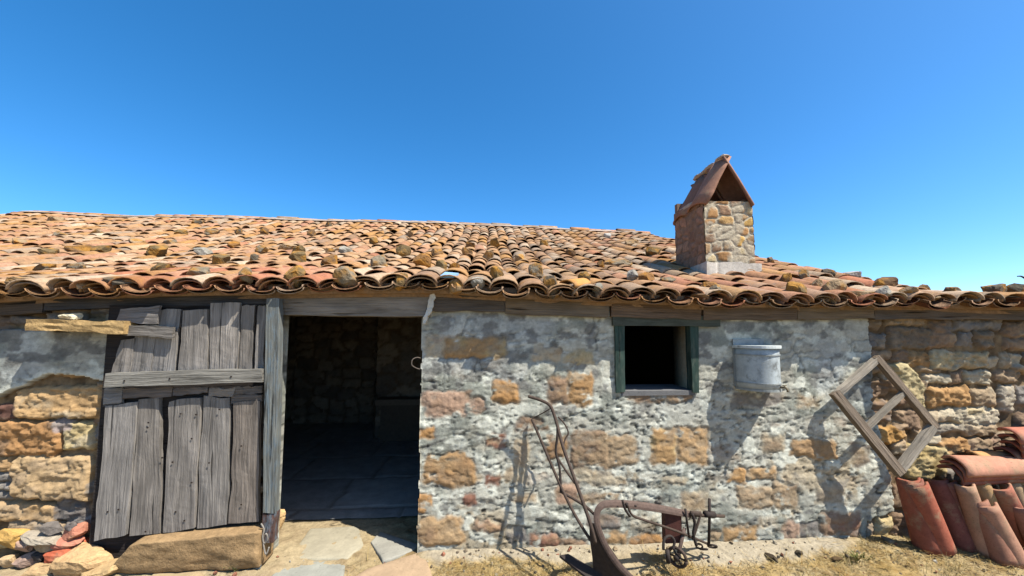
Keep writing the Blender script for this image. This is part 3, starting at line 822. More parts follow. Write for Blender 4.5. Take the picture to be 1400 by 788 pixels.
# ---- window
win = bpy.data.objects.new("window", None); COL.objects.link(win); win.parent = house; win.location = on_y(898, 530, 0)
GRN = (58, 78, 70)
for nm, c, cc_ in (("frame", [(840, 436), (854, 438), (855, 536), (843, 538)], GRN), ("frame", [(943, 440), (955, 440), (956, 537), (947, 537)], GRN), ("frame", [(838, 431), (985, 433), (985, 447), (838, 445)], (88, 92, 80))):
    fm = MB()
    pq(fm, c, -0.035 if cc_ == GRN else -0.045, .08, cc_, along='v' if cc_ == GRN else 'h', na=10, seed=int(c[0][0]), jit=.003)
    fm.build("frame", M_GREEN, win)
sm_ = MB()
a, b_ = on_y(850, 536, -.02), on_y(950, 536, -.02)
sm_.box((a[0], -.02, a[2] - .03), (b_[0], THICK - .02, a[2] + .006), lin((118, 117, 116)))
sm_.build("sill", M_SLAB, win)

# ---- the ledge stone at the upper left and blocks in the eave
lg = MB()
pq(lg, [(36, 437), (170, 440), (168, 457), (34, 452)], -.17, .17, (186, 154, 104), along='h', na=18, nc=4, seed=80, jit=.008)
lg.build("ledge_stone", M_ROCK, house, smooth=False)

# ================================================================== THE ROOF
def barrel(nth=8, nl=3, w0=0.098, w1=0.078, rise=0.07, L=0.45, th=0.014, up=True):
    """half-pipe clay tile: local x across, y along (0 = lower end), z up. Returns V, F"""
    V = []; F = []
    for lay, t in ((0, 0.0), (1, th)):
        for j in range(nl + 1):
            f = j / nl
            w = w0 * (1 - f) + w1 * f
            for i in range(nth + 1):
                a = math.pi * i / nth
                rr = w - t
                z = math.sin(a) * (rise * (rr / w0) / 0.95) * 1.0
                V.append((math.cos(a) * rr, f * L, z if up else -z))
    n = (nl + 1) * (nth + 1)
    def id_(lay, j, i): return lay * n + j * (nth + 1) + i
    for lay in (0, 1):
        for j in range(nl):
            for i in range(nth):
                q = (id_(lay, j, i), id_(lay, j, i + 1), id_(lay, j + 1, i + 1), id_(lay, j + 1, i))
                F.append(q if (lay == 0) == up else q[::-1])
    for i in range(nth):
        q = (id_(0, 0, i), id_(1, 0, i), id_(1, 0, i + 1), id_(0, 0, i + 1)); F.append(q)
        q = (id_(0, nl, i), id_(0, nl, i + 1), id_(1, nl, i + 1), id_(1, nl, i)); F.append(q)
    for j in range(nl):
        F.append((id_(0, j, 0), id_(0, j + 1, 0), id_(1, j + 1, 0), id_(1, j, 0)))
        F.append((id_(0, j, nth), id_(1, j, nth), id_(1, j + 1, nth), id_(0, j + 1, nth)))
    return np.array(V), np.array(F)

PITCH_X, EXPO = 0.2, 0.30
T_TAN, T_PINK, T_RED, T_OCH, T_GREY, T_PALE, T_BRN = [lin(c) for c in ((208, 162, 116), (208, 148, 112), (198, 120, 86), (204, 148, 76), (176, 160, 138), (222, 198, 166), (168, 134, 106))]
T_TAN, T_PINK, T_RED, T_OCH, T_GREY, T_PALE, T_BRN = [c * 0.71 for c in (T_TAN, T_PINK, T_RED, T_OCH, T_GREY, T_PALE, T_BRN)]
PALT = [T_TAN, T_PINK, T_RED, T_OCH, T_GREY, T_PALE, T_BRN]

def tile_colour(x, y, row):
    n1 = float(fbm(x * 0.9, y * 0.9, 131, 3)); n2 = float(fbm(x * 0.6 + 9, y * 1.1, 132, 3))
    w = np.array([3.4, 1.1, 0.15, 1.0 + 2.0 * max(n1, 0), 0.6 + 1.5 * max(-n1, 0), 1.2, 0.4])
    if -3.0 < x < -1.0 and row <= 2: w = w * [.5, 2, 1, 1, .6, 1, .6] + [0, 2.5, 6.5, 0, 0, 0, 0]
    if 0.9 < x < 3.4 and row <= 2: w = w * [.6, 1, 1, .8, 1, 1, 1] + [0, 2.2, 1.5, 0, 0, 0, .5]
    if -0.6 < x < 1.4: w = w * [1, .5, .5, 1, 1, 1, 1] + [0.8, 0, 0, .5, 1.4, .3, 1.5]
    if x < -2.5: w = w + [1.5, 1.2, .2, 1.4, 0, .6, 0]
    w = w / w.sum()
    c = PALT[int(rng.choice(7, p=w))]
    d = PALT[int(rng.choice(7, p=w))]
    t = rng.random() * .5
    c = (c * (1 - t) + d * t) * .8 * (0.86 + 0.28 * rng.random()) + .2 * T_TAN
    return c * .92 + .08 * c.mean()

tv = {True: barrel(rise=.066, w0=.113, w1=.100, L=.48, th=.012), False: barrel(up=False, w0=0.100, w1=0.088, rise=0.040, L=.50, th=.012)}
RV, RF, RC = [], [], []
nvert = 0
UPPER = 0.172                       # the old tiles above are narrower than the relaid ones along the eave
for x0, pit, rows in [(x_, PITCH_X, (0, 1)) for x_ in np.arange(-11.4, 6.5, PITCH_X)] + [(x_, UPPER, range(2, 24)) for x_ in np.arange(-11.4, 6.5, UPPER)]:
    yb0 = float(back_y(x0))
    for row in rows:
        ys = -OVER + row * EXPO
        if ys > yb0 - 0.12: break
        for up in (False, True):
            xo = x0 + (pit / 2 if up else 0)
            wob = float(fbm(xo * 0.8, ys * 1.3, 141, 3))
            jx = 0.022 * wob + rng.normal() * 0.008
            y_ = ys + rng.normal() * (0.022 if row else 0.014) - (0.02 if (up and row == 0) else 0)
            if not up: y_ -= 0.03 if row == 0 else 0.1
            z0 = float(roof_z(xo, y_)); z1 = float(roof_z(xo, y_ + 0.4))
            sl_ = math.atan2(z1 - z0, 0.4)
            base = 0.040 if up else 0.050
            tilt = -0.034 + rng.normal() * 0.018        # each lies on the one below
            yaw = rng.normal() * (0.05 if up else 0.012)
            if rng.random() < 0.06 and up: yaw *= 3.5; tilt -= 0.03
            roll = rng.normal() * 0.06
            T, Fc = tv[up]
            sc = 1 + rng.normal() * 0.04
            P = T * np.array([sc * pit / PITCH_X, 1, sc * (1 + rng.normal() * .08)])
            # roll about y, then pitch, then yaw
            cr, sr = math.cos(roll), math.sin(roll)
            P = np.stack([P[:, 0] * cr + P[:, 2] * sr, P[:, 1], -P[:, 0] * sr + P[:, 2] * cr], 1)
            a = sl_ + tilt
            P = np.stack([P[:, 0], P[:, 1] * math.cos(a) - P[:, 2] * math.sin(a), P[:, 1] * math.sin(a) + P[:, 2] * math.cos(a)], 1)
            P = np.stack([P[:, 0] * math.cos(yaw) - P[:, 1] * math.sin(yaw), P[:, 0] * math.sin(yaw) + P[:, 1] * math.cos(yaw), P[:, 2]], 1)
            P = P + np.array([xo + jx, y_, z0 + base + 0.022 + rng.normal() * 0.004 + (0.012 * max(wob, 0))])
            c = tile_colour(xo, ys, row)
            RV.append(P); RF.append(Fc + nvert); nvert += len(P)
            RC.append(np.tile(c, (len(P), 1)))
            # a second lip under the eave tiles, as on the old roof
            if row == 0:
                Q_ = P + np.array([rng.normal() * .006, 0.03 + rng.normal() * .01, -0.019])
                RV.append(Q_); RF.append(Fc + nvert); nvert += len(P)
                RC.append(np.tile(tile_colour(xo, ys, 0) * 0.9, (len(P), 1)))
RV = np.concatenate(RV); RF = np.concatenate(RF); RC = np.concatenate(RC)
# closed sheet added under the tiles to keep light out of the room
bx = np.concatenate([np.arange(-11.6, VERGE_X, 0.25), [VERGE_X, VERGE_X + .001], np.arange(VERGE_X + .2, 6.6, 0.2)])
BV = []; BF = []
NB = 14
for i, x in enumerate(bx):
    ybk = float(back_y(min(x, 6.5)))
    for j in range(NB + 1):
        y = -0.055 + (ybk + 0.055) * j / NB
        z = float(roof_z(x, y)) + 0.004
        BV += [(x, y, z), (x, y, z - 0.05)]
W_ = (NB + 1) * 2
for i in range(len(bx) - 1):
    for j in range(NB):
        a = i * W_ + j * 2; b = a + W_
        BF += [(a, b, b + 2, a + 2), (a + 1, a + 3, b + 3, b + 1)]
    a = i * W_; b = a + W_
    BF += [(a, a + 1, b + 1, b)]
    a = i * W_ + NB * 2; b = a + W_
    BF += [(a, b, b + 1, a + 1)]
for i in (0, len(bx) - 1):
    for j in range(NB):
        a = i * W_ + j * 2
        BF += [(a, a + 2, a + 3, a + 1)]
for i in range(len(bx) - 1):
    a_, c_ = bx[i], bx[i + 1]
    z0, z1 = float(roof_z(a_, -.1)), float(roof_z(c_, -.1))
    b = len(BV)
    BV += [(a_, -.105, z0 - .01), (c_, -.105, z1 - .01), (c_, -.105, z1 + .062), (a_, -.105, z0 + .062), (a_, -.05, z0 - .01), (c_, -.05, z1 - .01), (c_, -.05, z1 + .07), (a_, -.05, z0 + .07)]
    BF += [(b, b + 1, b + 2, b + 3), (b, b + 4, b + 5, b + 1), (b + 3, b + 2, b + 6, b + 7)]
RF = np.concatenate([RF, np.array(BF) + len(RV)]); RV = np.concatenate([RV, np.array(BV)])
RC = np.concatenate([RC, np.tile(lin((150, 124, 98)), (len(BV), 1))])
roof = mesh_obj("roof", RV, RF, M_TILE, house, RC, smooth=True)

# ridge tiles bedded in lime along the top
rd = MB()
T, Fc = barrel(L=0.42, w0=.13, w1=.11, rise=.1)
x = -11.5
while x < VERGE_X - .1:
    P = T[:, [1, 0, 2]] * np.array([1, -1, 1])
    rl_ = rng.normal() * .05
    P = P + np.array([x, RIDGE_Y + rng.normal() * .015, float(roof_z(x, RIDGE_Y)) + .045 + rng.normal() * .012])
    rd.add(P, Fc[:, ::-1], tile_colour(x, 5.0, 9) * 1.05)
    x += .36
rd.build("ridge_tiles", M_TILE, roof, smooth=True)
rm_ = MB()
n = 520
xr = np.linspace(-11.5, VERGE_X, n)
h_ = 0.05 + 0.035 * fbm(xr * 3, xr * 0 + 1, 151, 4)
ring = []
for j, (dy, dz) in enumerate(((-.17, -.02), (-.15, .5), (-.08, .9), (0, 1.0), (.1, .6), (.16, -.02))):
    yv = RIDGE_Y + dy + 0.02 * fbm(xr * 5, xr * 0 + j, 152, 3)
    zv = roof_z(xr, np.full(n, RIDGE_Y)) + 0.06 + h_ * dz * (1 + .5 * fbm(xr * 7, xr * 0 + j * 3, 153, 3))
    ring.append(np.stack([xr, yv, zv], 1))
G_ = np.stack(ring, 1).reshape(-1, 3); m_ = len(ring)
F_ = [(i * m_ + j, (i + 1) * m_ + j, (i + 1) * m_ + j + 1, i * m_ + j + 1) for i in range(n - 1) for j in range(m_ - 1)]
rm_.add(G_, F_, lin((216, 196, 178)) * 0.6)
rm_.build("ridge_mortar", M_MORTAR, roof, smooth=True)

_bm = bmesh.new()
bmesh.ops.create_cube(_bm, size=2.0)
bmesh.ops.subdivide_edges(_bm, edges=_bm.edges[:], cuts=7, use_grid_fill=True)
_bm.verts.ensure_lookup_table()
RKV = np.array([v.co[:] for v in _bm.verts]); RKF = np.array([[v.index for v in f.verts] for f in _bm.faces])
_bm.free()
_n = RKV / np.linalg.norm(RKV, axis=1)[:, None]

def rock_verts_simple(seed, size):
    P = _n * (1 + .35 * fbm3(_n * 2 + seed * 7.7, 321, 4))[:, None]
    return P * np.asarray(size) / 2 * 1.1

# ================================================================== THE CHIMNEY
pf = on_roof(997, 380, 0.06)
YF = float(pf[1])
cl, cr_ = on_y(964, 330, YF)[0], on_y(1030, 330, YF)[0]
zb = float(roof_z(cl, YF)) - .1
zp = on_y(997, 360, YF)[2]; zt_ = on_y(997, 276, YF)[2]; za = on_y(997, 214, YF)[2]
# depth: where the left rear corner shows at x = 923
lo, hi = YF, YF + 1.5
for _ in range(40):
    m_ = (lo + hi) / 2
    if project(np.array([cl, m_, zt_]))[0] > 923: lo = m_
    else: hi = m_
YR = m_
chim = bpy.data.objects.new("chimney", None); COL.objects.link(chim); chim.parent = house; chim.location = ((cl + cr_) / 2, (YF + YR) / 2, zb)
st = MB()
cpal = [(196, 158, 104), (184, 140, 92), (170, 140, 104), (190, 170, 130), (160, 128, 100), (204, 164, 96)]
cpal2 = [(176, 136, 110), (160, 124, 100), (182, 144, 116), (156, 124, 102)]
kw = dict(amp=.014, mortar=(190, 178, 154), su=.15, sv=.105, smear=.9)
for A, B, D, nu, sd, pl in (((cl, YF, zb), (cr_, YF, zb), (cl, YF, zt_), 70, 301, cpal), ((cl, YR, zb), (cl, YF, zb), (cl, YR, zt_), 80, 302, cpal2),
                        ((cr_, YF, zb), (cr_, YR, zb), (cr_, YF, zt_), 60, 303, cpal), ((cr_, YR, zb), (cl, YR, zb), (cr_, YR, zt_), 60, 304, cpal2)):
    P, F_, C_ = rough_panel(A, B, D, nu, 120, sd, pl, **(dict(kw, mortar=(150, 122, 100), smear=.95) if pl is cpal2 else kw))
    st.add(P, F_, C_)
st.box((cl + .004, YF + .004, zb), (cr_ - .004, YR - .004, zt_ - .02), lin((120, 106, 88)))
st.build("shaft", M_ROCK, chim, smooth=True)
pl_ = MB()
nu = 40
for A, B, D in (((cl - .03, YF - .04, zb), (cr_ + .035, YF - .04, zb), (cl - .01, YF - .02, zp)), ((cl - .03, YR + .03, zb), (cl - .03, YF - .04, zb), (cl - .01, YR + .02, zp)), ((cr_ + .035, YF - .04, zb), (cr_ + .035, YR + .03, zb), (cr_ + .01, YF - .02, zp))):
    P, F_, C_ = rough_panel(A, B, D, 40, 20, 310, [(206, 198, 184), (192, 186, 176)], amp=.012, mortar=(200, 192, 178), su=.5, sv=.5)
    top_ = P[:, 2] > zp - .03
    P[:, 2] += np.where(top_, .02 * fbm(P[:, 0] * 14, P[:, 1] * 14, 311, 3), 0)
    pl_.add(P, F_, C_)
pl_.box((cl - .01, YF - .02, zb), (cr_ + .01, YR + .01, zp - .012), lin((196, 188, 176)))
pl_.build("mortar_skirt", M_MORTAR, chim, smooth=True)
# cap: pairs of big half-round tiles leaning together over the flue
xm = (cl + cr_) / 2 + .005
half = (cr_ - cl) / 2 + .015
zc = zt_ + .0
slope_len = math.hypot(half, za - zc)
ntile = 2
dpt = (YR - YF) + .06
wt = dpt / ntile / 2
for side in (-1, 1):
    for q in range(ntile):
        T, Fc = barrel(nth=10, nl=4, w0=wt * 1.08, w1=wt * .98, rise=.075, L=slope_len + .03 - .03 * q, th=.034)
        yc = YF - .03 + wt + q * 2 * wt
        ax = np.array([-side * half, 0, za - zc]); ax /= np.linalg.norm(ax)      # up the slope
        nrm = np.array([side * (za - zc), 0, half]); nrm /= np.linalg.norm(nrm)
        acr = np.cross(ax, nrm)
        o_ = np.array([xm + side * (half - .012) + .012 * math.sin(q * 5 + side), yc, zc - .03 - .02 * q])
        P = o_ + T[:, :1] * acr + T[:, 1:2] * ax + (T[:, 2:3] - .03) * nrm
        P = P + nrm * (.016 * fbm3(P * 7 + q * 3, 331, 3))[:, None] + ax * (.02 * fbm3(P * 12, 332, 2))[:, None]
        tb_ = MB()
        tb_.add(P, Fc, lin([(166, 124, 102), (154, 112, 92), (158, 118, 98), (150, 110, 92)][q + (side > 0) * 2]))
        tb_.build("cap_tile", M_TILE2, chim, smooth=True)
cm = MB()
# lumps of mortar along the top and down the left flank of the cap
for k_, (fx_, fy_, fz_, sx, sy, sz) in enumerate(((0, .10, 1.0, .10, .16, .05), (0, .45, .99, .09, .26, .05), (0, .8, .98, .1, .22, .05), (-.93, .5, .08, .05, .5, .06))):
    V_ = rock_verts_simple(k_, (sx, sy, sz)) + np.array([xm + fx_ * half, YF + fy_ * (YR - YF), zc + fz_ * (za - zc)])
    cp_ = MB(); cp_.add(V_, RKF, lin((196, 178, 158))); cp_.build("cap_mortar", M_MORTAR, chim)
cm.box((cl - .015, YF + .06, zt_ - .03), (cl + .05, YR, zt_ + .05), lin((150, 120, 98)))
cm.box((cr_ - .05, YF + .06, zt_ - .03), (cr_ + .015, YR, zt_ + .05), lin((150, 120, 98)))
cm.box((cl, YR - .06, zt_ - .02), (cr_, YR, zt_ + .16), lin((140, 116, 98)))
cm.build("cap_bed", M_MORTAR, chim)

# ================================================================== STONES (one template, shaped per stone)
def rock_verts(size, seed, block=0.45, amp=0.14, yaw=0.0, tilt=(0, 0)):
    P = _n * (1 - block) * 1.15 + RKV * block * 0.86
    rs = np.random.default_rng(seed)
    # knock a few facets off
    for _ in range(13):
        d = rs.normal(size=3); d /= np.linalg.norm(d)
        c = 0.60 + 0.26 * rs.random()
        s = P @ d
        P = P - np.where(s > c, (s - c) * 0.97, 0)[:, None] * d
    P = P * (1 + amp * fbm3(_n * 1.7 + rs.random(3) * 40, seed % 97, 4))[:, None]
    P = P * (1 + 0.05 * fbm3(_n * 6 + rs.random(3) * 40, seed % 89 + 3, 3))[:, None]
    P = P * np.asarray(size) / 2
    e = Euler((tilt[0], tilt[1], yaw)).to_matrix()
    return P @ np.array(e).T

def rock_col(col, seed, lich=None, amt=0.8):
    rs = np.random.default_rng(seed + 5)
    c = np.tile(lin(col), (len(RKV), 1))
    if lich is not None:
        t = sstep(-0.1, 0.35, fbm3(_n * 1.6 + rs.random(3) * 30, seed % 61, 4)) * amt
        c = c * (1 - t[:, None]) + lin(lich) * t[:, None]
    return c * (0.9 + 0.2 * rs.random())

def stone(name, p, size, col, label, cat="stone", group=None, seed=1, lich=None, block=.45, amp=.14, yaw=None, tilt=(0, 0), sink=0.12, mat=None, shade=1.0):
    V = rock_verts(size, seed, block, amp, (seed * 1.7) % 3.1 if yaw is None else yaw, tilt)
    V[:, 2] -= V[:, 2].min() + sink * size[2]
    o = mesh_obj(name, V + np.asarray(p), RKF, mat or M_ROCK, None, rock_col(col, seed, lich) * shade, smooth=False, origin=p)
    return tag(o, label, cat, group)

DGREY, MGREY, LGREY, ROCH, RORG, RTAN, RBRN, RWHT = (112, 102, 86), (150, 138, 116), (176, 170, 156), (172, 124, 58), (186, 122, 50), (176, 150, 116), (128, 100, 72), (206, 200, 188)
CN = {DGREY: "dark grey", MGREY: "grey", LGREY: "pale grey", ROCH: "ochre lichened", RORG: "orange lichened", RTAN: "tan", RBRN: "brown", RWHT: "whitish"}
ROOF_STONES = [  # px, py of the centre, width, height in photograph pixels, colour
    (51, 366, 30, 10, DGREY), (155, 384, 46, 10, DGREY), (105, 340, 36, 11, RBRN), (130, 341, 28, 11, ROCH), (205, 344, 36, 15, ROCH), (272, 345, 22, 11, LGREY), (297, 355, 26, 15, ROCH), (265, 371, 34, 13, MGREY),
    (330, 376, 26, 17, MGREY), (345, 354, 12, 9, DGREY), (243, 317, 16, 9, ROCH), (285, 318, 24, 9, MGREY), (75, 320, 22, 9, MGREY), (325, 317, 13, 8, DGREY), (130, 317, 16, 8, RTAN), (266, 303, 16, 7, DGREY), (70, 299, 24, 8, RTAN),
    (356, 341, 18, 11, MGREY), (404, 352, 26, 14, ROCH), (447, 356, 24, 14, RBRN), (401, 378, 28, 25, ROCH), (471, 379, 36, 27, MGREY), (517, 358, 24, 16, MGREY), (549, 344, 22, 15, ROCH), (575, 358, 28, 17, RORG), (603, 363, 22, 12, ROCH), (622, 365, 16, 10, RORG),
    (546, 384, 21, 20, ROCH), (622, 390, 22, 18, RTAN), (653, 387, 20, 18, LGREY), (680, 373, 22, 16, ROCH), (638, 345, 16, 11, RTAN), (668, 350, 17, 12, RTAN), (643, 335, 14, 10, RBRN), (677, 332, 14, 12, ROCH), (597, 345, 16, 10, RBRN), (470, 342, 18, 9, LGREY),
    (449, 344, 13, 8, RBRN), (390, 338, 22, 9, RTAN), (407, 341, 18, 9, ROCH), (424, 318, 11, 9, RBRN), (359, 317, 13, 9, RBRN), (449, 308, 10, 7, DGREY), (733, 371, 22, 19, MGREY), (754, 392, 26, 26, DGREY), (820, 394, 20, 12, LGREY), (850, 359, 40, 11, MGREY),
    (866, 378, 16, 13, LGREY), (885, 380, 24, 13, RORG), (916, 381, 20, 10, MGREY), (970, 391, 26, 9, RORG), (980, 395, 17, 9, MGREY), (960, 404, 24, 9, RBRN), (823, 362, 12, 9, RBRN), (897, 344, 22, 13, ROCH), (865, 331, 20, 9, RTAN), (832, 322, 12, 7, RWHT),
    (1097, 397, 30, 20, ROCH), (1056, 357, 12, 9, DGREY), (1080, 379, 18, 13, RBRN), (1103, 374, 18, 13, MGREY), (1122, 388, 18, 11, RTAN), (1148, 392, 30, 17, RTAN), (1139, 373, 20, 10, DGREY), (1168, 376, 22, 8, RWHT), (1220, 386, 32, 15, RBRN), (1214, 398, 22, 15, LGREY),
    (1265, 390, 18, 9, DGREY), (1185, 404, 40, 11, RTAN), (1276, 406, 22, 9, RTAN), (1252, 398, 26, 10, RTAN), (1310, 397, 24, 8, DGREY), (1372, 396, 34, 13, DGREY), (1396, 391, 30, 16, DGREY), (780, 345, 16, 9, RBRN), (745, 333, 13, 9, ROCH), (800, 378, 18, 12, ROCH), (712, 352, 18, 12, RTAN), (560, 320, 12, 8, RTAN), (510, 330, 14, 8, ROCH), (180, 330, 22, 9, RTAN), (60, 345, 24, 9, ROCH), (20, 330, 22, 9, RTAN), (230, 330, 18, 8, MGREY), (315, 335, 18, 9, RORG), (20, 384, 34, 12, RTAN), (100, 365, 26, 10, MGREY), (215, 366, 26, 11, ROCH)]  # dark lumps at the far right are added in place of another roof
MARKS = [(20, "the far left end"), (90, "the ledge stone"), (160, "the door's left edge"), (230, "the door's middle"), (300, "the door's right half"), (370, "the door post"), (430, "the doorway's left side"), (485, "the doorway's middle"), (545, "the doorway's right side"),
         (600, "the right door jamb"), (650, "the ochre wall stone"), (710, "the plough\'s left"), (760, "the plough handles"), (815, "the window\'s left edge"), (860, "the window's left side"), (900, "the window's middle"), (945, "the window's right side"), (985, "the chimney foot"), (1040, "the wall tank"),
         (1090, "the tank's right"), (1140, "the frame's left corner"), (1190, "the frame's top"), (1240, "the frame's right bar"), (1300, "the bare rubble wall"), (1370, "the right end, standing for another roof")]
used_l = {}
for k_, (px, py, w, h, c) in enumerate(ROOF_STONES):
    p = on_roof(px, py + h * 0.45, 0.115)
    q = (p - CAM) @ _M
    s = -q[2] / F_PX
    wd, ht = w * s, h * s
    dp = min(max(wd * .85, ht * 1.1), .36)
    row = "on the roof ridge" if py < 312 else "near the ridge" if py < 330 else "halfway up" if py < 350 else "low down" if py < 372 else "at the eave"
    where = min(MARKS, key=lambda m: abs(m[0] - px))[1]
    sz = "large " if w * h > 480 else "small " if w * h < 150 else ""
    shp = "slab" if w > 2.7 * h else "lump"
    lab = f"{sz}{CN[c]} stone {shp} {row if row.startswith('on') else row + ' on the roof'}, above {where}"
    lab = lab.replace("on the roof on the ridge", "on the roof ridge")
    if lab in used_l: lab += ", second"
    used_l[lab] = 1
    lich = (196, 140, 58) if c in (MGREY, RTAN, RBRN, ROCH, DGREY) else (196, 136, 54) if c == RORG else (150, 144, 126)
    base_c = (128, 108, 74) if c == ROCH else (150, 110, 66) if c == RORG else c
    stone("roof_stone", p + np.array([0, dp * .3, 0]), (wd * 1.0, dp * .9, ht * 1.4), base_c, lab, "stone", "stones weighing down the roof tiles", seed=400 + k_, lich=lich, block=.42 if shp == "lump" else .65, tilt=(R(12), 0), yaw=(k_ * .77) % 1.0 - .5, sink=.14, shade=.82)

# the shard of pale blue glazed tile on the eave
p = on_roof(612, 381, .14)
gl = MB()
Vs = [(-.055, 0, 0), (.05, -.02, 0), (.075, .06, .03), (-.03, .1, .045)]
gl.add([(p[0] + a, p[1] + b, p[2] + c + .02) for a, b, c in Vs] + [(p[0] + a, p[1] + b, p[2] + c + .005) for a, b, c in Vs],
       [(0, 1, 2, 3), (7, 6, 5, 4), (0, 4, 5, 1), (1, 5, 6, 2), (2, 6, 7, 3), (3, 7, 4, 0)], lin((150, 186, 214)))
tag(gl.build("glazed_shard", M_GLAZE, None, origin=p), "flat pale blue shard lying on the eave tiles right of the doorway", "shard")
p = on_roof(775, 396, .1)
T, Fc = barrel(L=.2, w0=.085, w1=.07, rise=.05)
P = T @ np.array(Euler((R(12), R(10), R(-50))).to_matrix()).T + p + np.array([0, 0, .02])
tag(mesh_obj("tile_fragment", P, Fc, M_TILE2, None, np.tile(lin((204, 148, 84)), (len(P), 1)), origin=p), "broken orange tile piece lying askew on the eave tiles above the plough handles", "tile fragment")

# ================================================================== THE GROUND
def axis(a, b, st, far):
    return np.concatenate([[-far, -far / 3, -far / 9, a - 6, a - 2, a - .6], np.arange(a, b, st), [b + .6, b + 2, b + 6, far / 9, far / 3, far]])
ax_ = axis(-4.6, 5.0, 0.016, 400); ay_ = axis(-1.35, 0.5, 0.016, 400)
AX, AY = np.meshgrid(ax_, ay_)
inner = sstep(-1.7, -1.2, AY) * sstep(.55, .3, AY) * sstep(-5, -4.5, AX) * sstep(5.4, 4.9, AX)
gpx, gpy = project(np.stack([AX, np.minimum(AY, .6), AX * 0], -1))
g1 = fbm(AX * 3, AY * 3, 161, 4); g2 = fbm(AX * 14, AY * 14, 162, 4); g3 = fbm(AX * 40, AY * 40, 163, 3)
edge = np.interp(AX, [-.6, -.1, .6, 1.1, 1.7, 2.3, 2.8], [-.10, -.12, -.17, -.23, -.22, -.17, -.06]) + 0.05 * fbm(AX * 2.2, AY * 0 + 1, 164, 4) + 0.05 * fbm(AX * 9, AY * 9, 165, 3)
apron = sstep(-.03, .03, AY - edge) * sstep(DOOR_R - .05, DOOR_R + .12, AX) * sstep(2.9, 2.55, AX)
apron *= 1 - 0.7 * sstep(.5, 1.3, AX) * sstep(1.6, 1.2, AX) * sstep(-.02, -.12, AY)
GC = mixc(np.broadcast_to(lin((206, 182, 134)), AX.shape + (3,)), np.broadcast_to(lin((160, 134, 92)), AX.shape + (3,)), sstep(0, .45, g2))
GC = mixc(GC, np.broadcast_to(lin((222, 202, 156)), GC.shape), sstep(.05, .4, g1) * .7)
GC = mixc(GC, np.broadcast_to(lin((206, 186, 150)), GC.shape), sstep(-.6, -1.3, AX) * .6)
GC = mixc(GC, np.broadcast_to(lin((196, 160, 88)), GC.shape), sstep(-.5, -.2, AX) * sstep(-.2, .25, fbm(AX * 7, AY * 12, 166, 4)) * .5)
GC = mixc(GC, np.broadcast_to(lin((206, 192, 164)), GC.shape), apron)
GC = 0.64 * GC * (1 + .18 * g3 + .1 * g2)[..., None]
GZt = inner * (0.012 * g1 + (0.013 * g2 + .008 * g3) * (1 - .75 * apron) - 0.004) - 0.004
GZt = GZt + inner * 0.018 * apron
RISE = .035 * sstep(-1.15, -1.65, AX) * sstep(.3, .05, AY)
GZt += inner * RISE
GZt -= .06 * sstep(-.02, -.42, AY)
mm, nn = AX.shape
ii = np.arange(mm * nn).reshape(mm, nn)
GF = np.stack([ii[:-1, :-1], ii[:-1, 1:], ii[1:, 1:], ii[1:, :-1]], -1).reshape(-1, 4)
ground = mesh_obj("ground", np.stack([AX, AY, GZt], -1).reshape(-1, 3), GF, M_GROUND, None, GC.reshape(-1, 3))
tag(ground, kind="structure")

def ground_z(x, y):
    i = int(np.clip(np.searchsorted(ax_, x), 1, nn - 1)); j = int(np.clip(np.searchsorted(ay_, y), 1, mm - 1))
    return float(GZt[j, i])

def on_ground(px, py):
    z = 0.0
    for _ in range(12):
        p = on_z(px, py, z); z = .5 * z + .5 * ground_z(p[0], min(p[1], .4))
    p[2] = z
    return p

# floor of the room: worn slabs
fx, fy = np.meshgrid(np.arange(IN_L, IN_R, .02), np.arange(.50, IN_B + .02, .02))
a = fx + .05 * fbm(fx * 3, fy * 3, 171, 3); b = fy + .05 * fbm(fx * 3 + 4, fy * 3, 172, 3)
row = np.floor(b / .7).astype(int); cxf = a / .9 + _h(row, 1, 1, 9) * 2; ci_ = np.floor(cxf).astype(int)
lu = cxf - ci_; lv = b / .7 - row
gd = np.minimum(np.minimum(lu, 1 - lu) * .9, np.minimum(lv, 1 - lv) * .7)
t = sstep(.004, .03, gd)
FC = lin((176, 174, 166)) * (0.88 + .2 * _h(ci_, row, 4, 12))[..., None]
FC = mixc(np.broadcast_to(lin((158, 152, 140)), FC.shape), FC, t) * (1 + .2 * fbm(fx * 9, fy * 9, 173, 4))[..., None]
FZ = .003 + .007 * t + .006 * fbm(fx * 5, fy * 5, 174, 3) + .008 * _h(ci_, row, 7, 13) * t
mf, nf = fx.shape; ii = np.arange(mf * nf).reshape(mf, nf)
FFc = np.stack([ii[:-1, :-1], ii[:-1, 1:], ii[1:, 1:], ii[1:, :-1]], -1).reshape(-1, 4)
tag(mesh_obj("floor", np.stack([fx, fy, FZ], -1).reshape(-1, 3), FFc, M_SLAB, None, FC.reshape(-1, 3)), kind="structure")

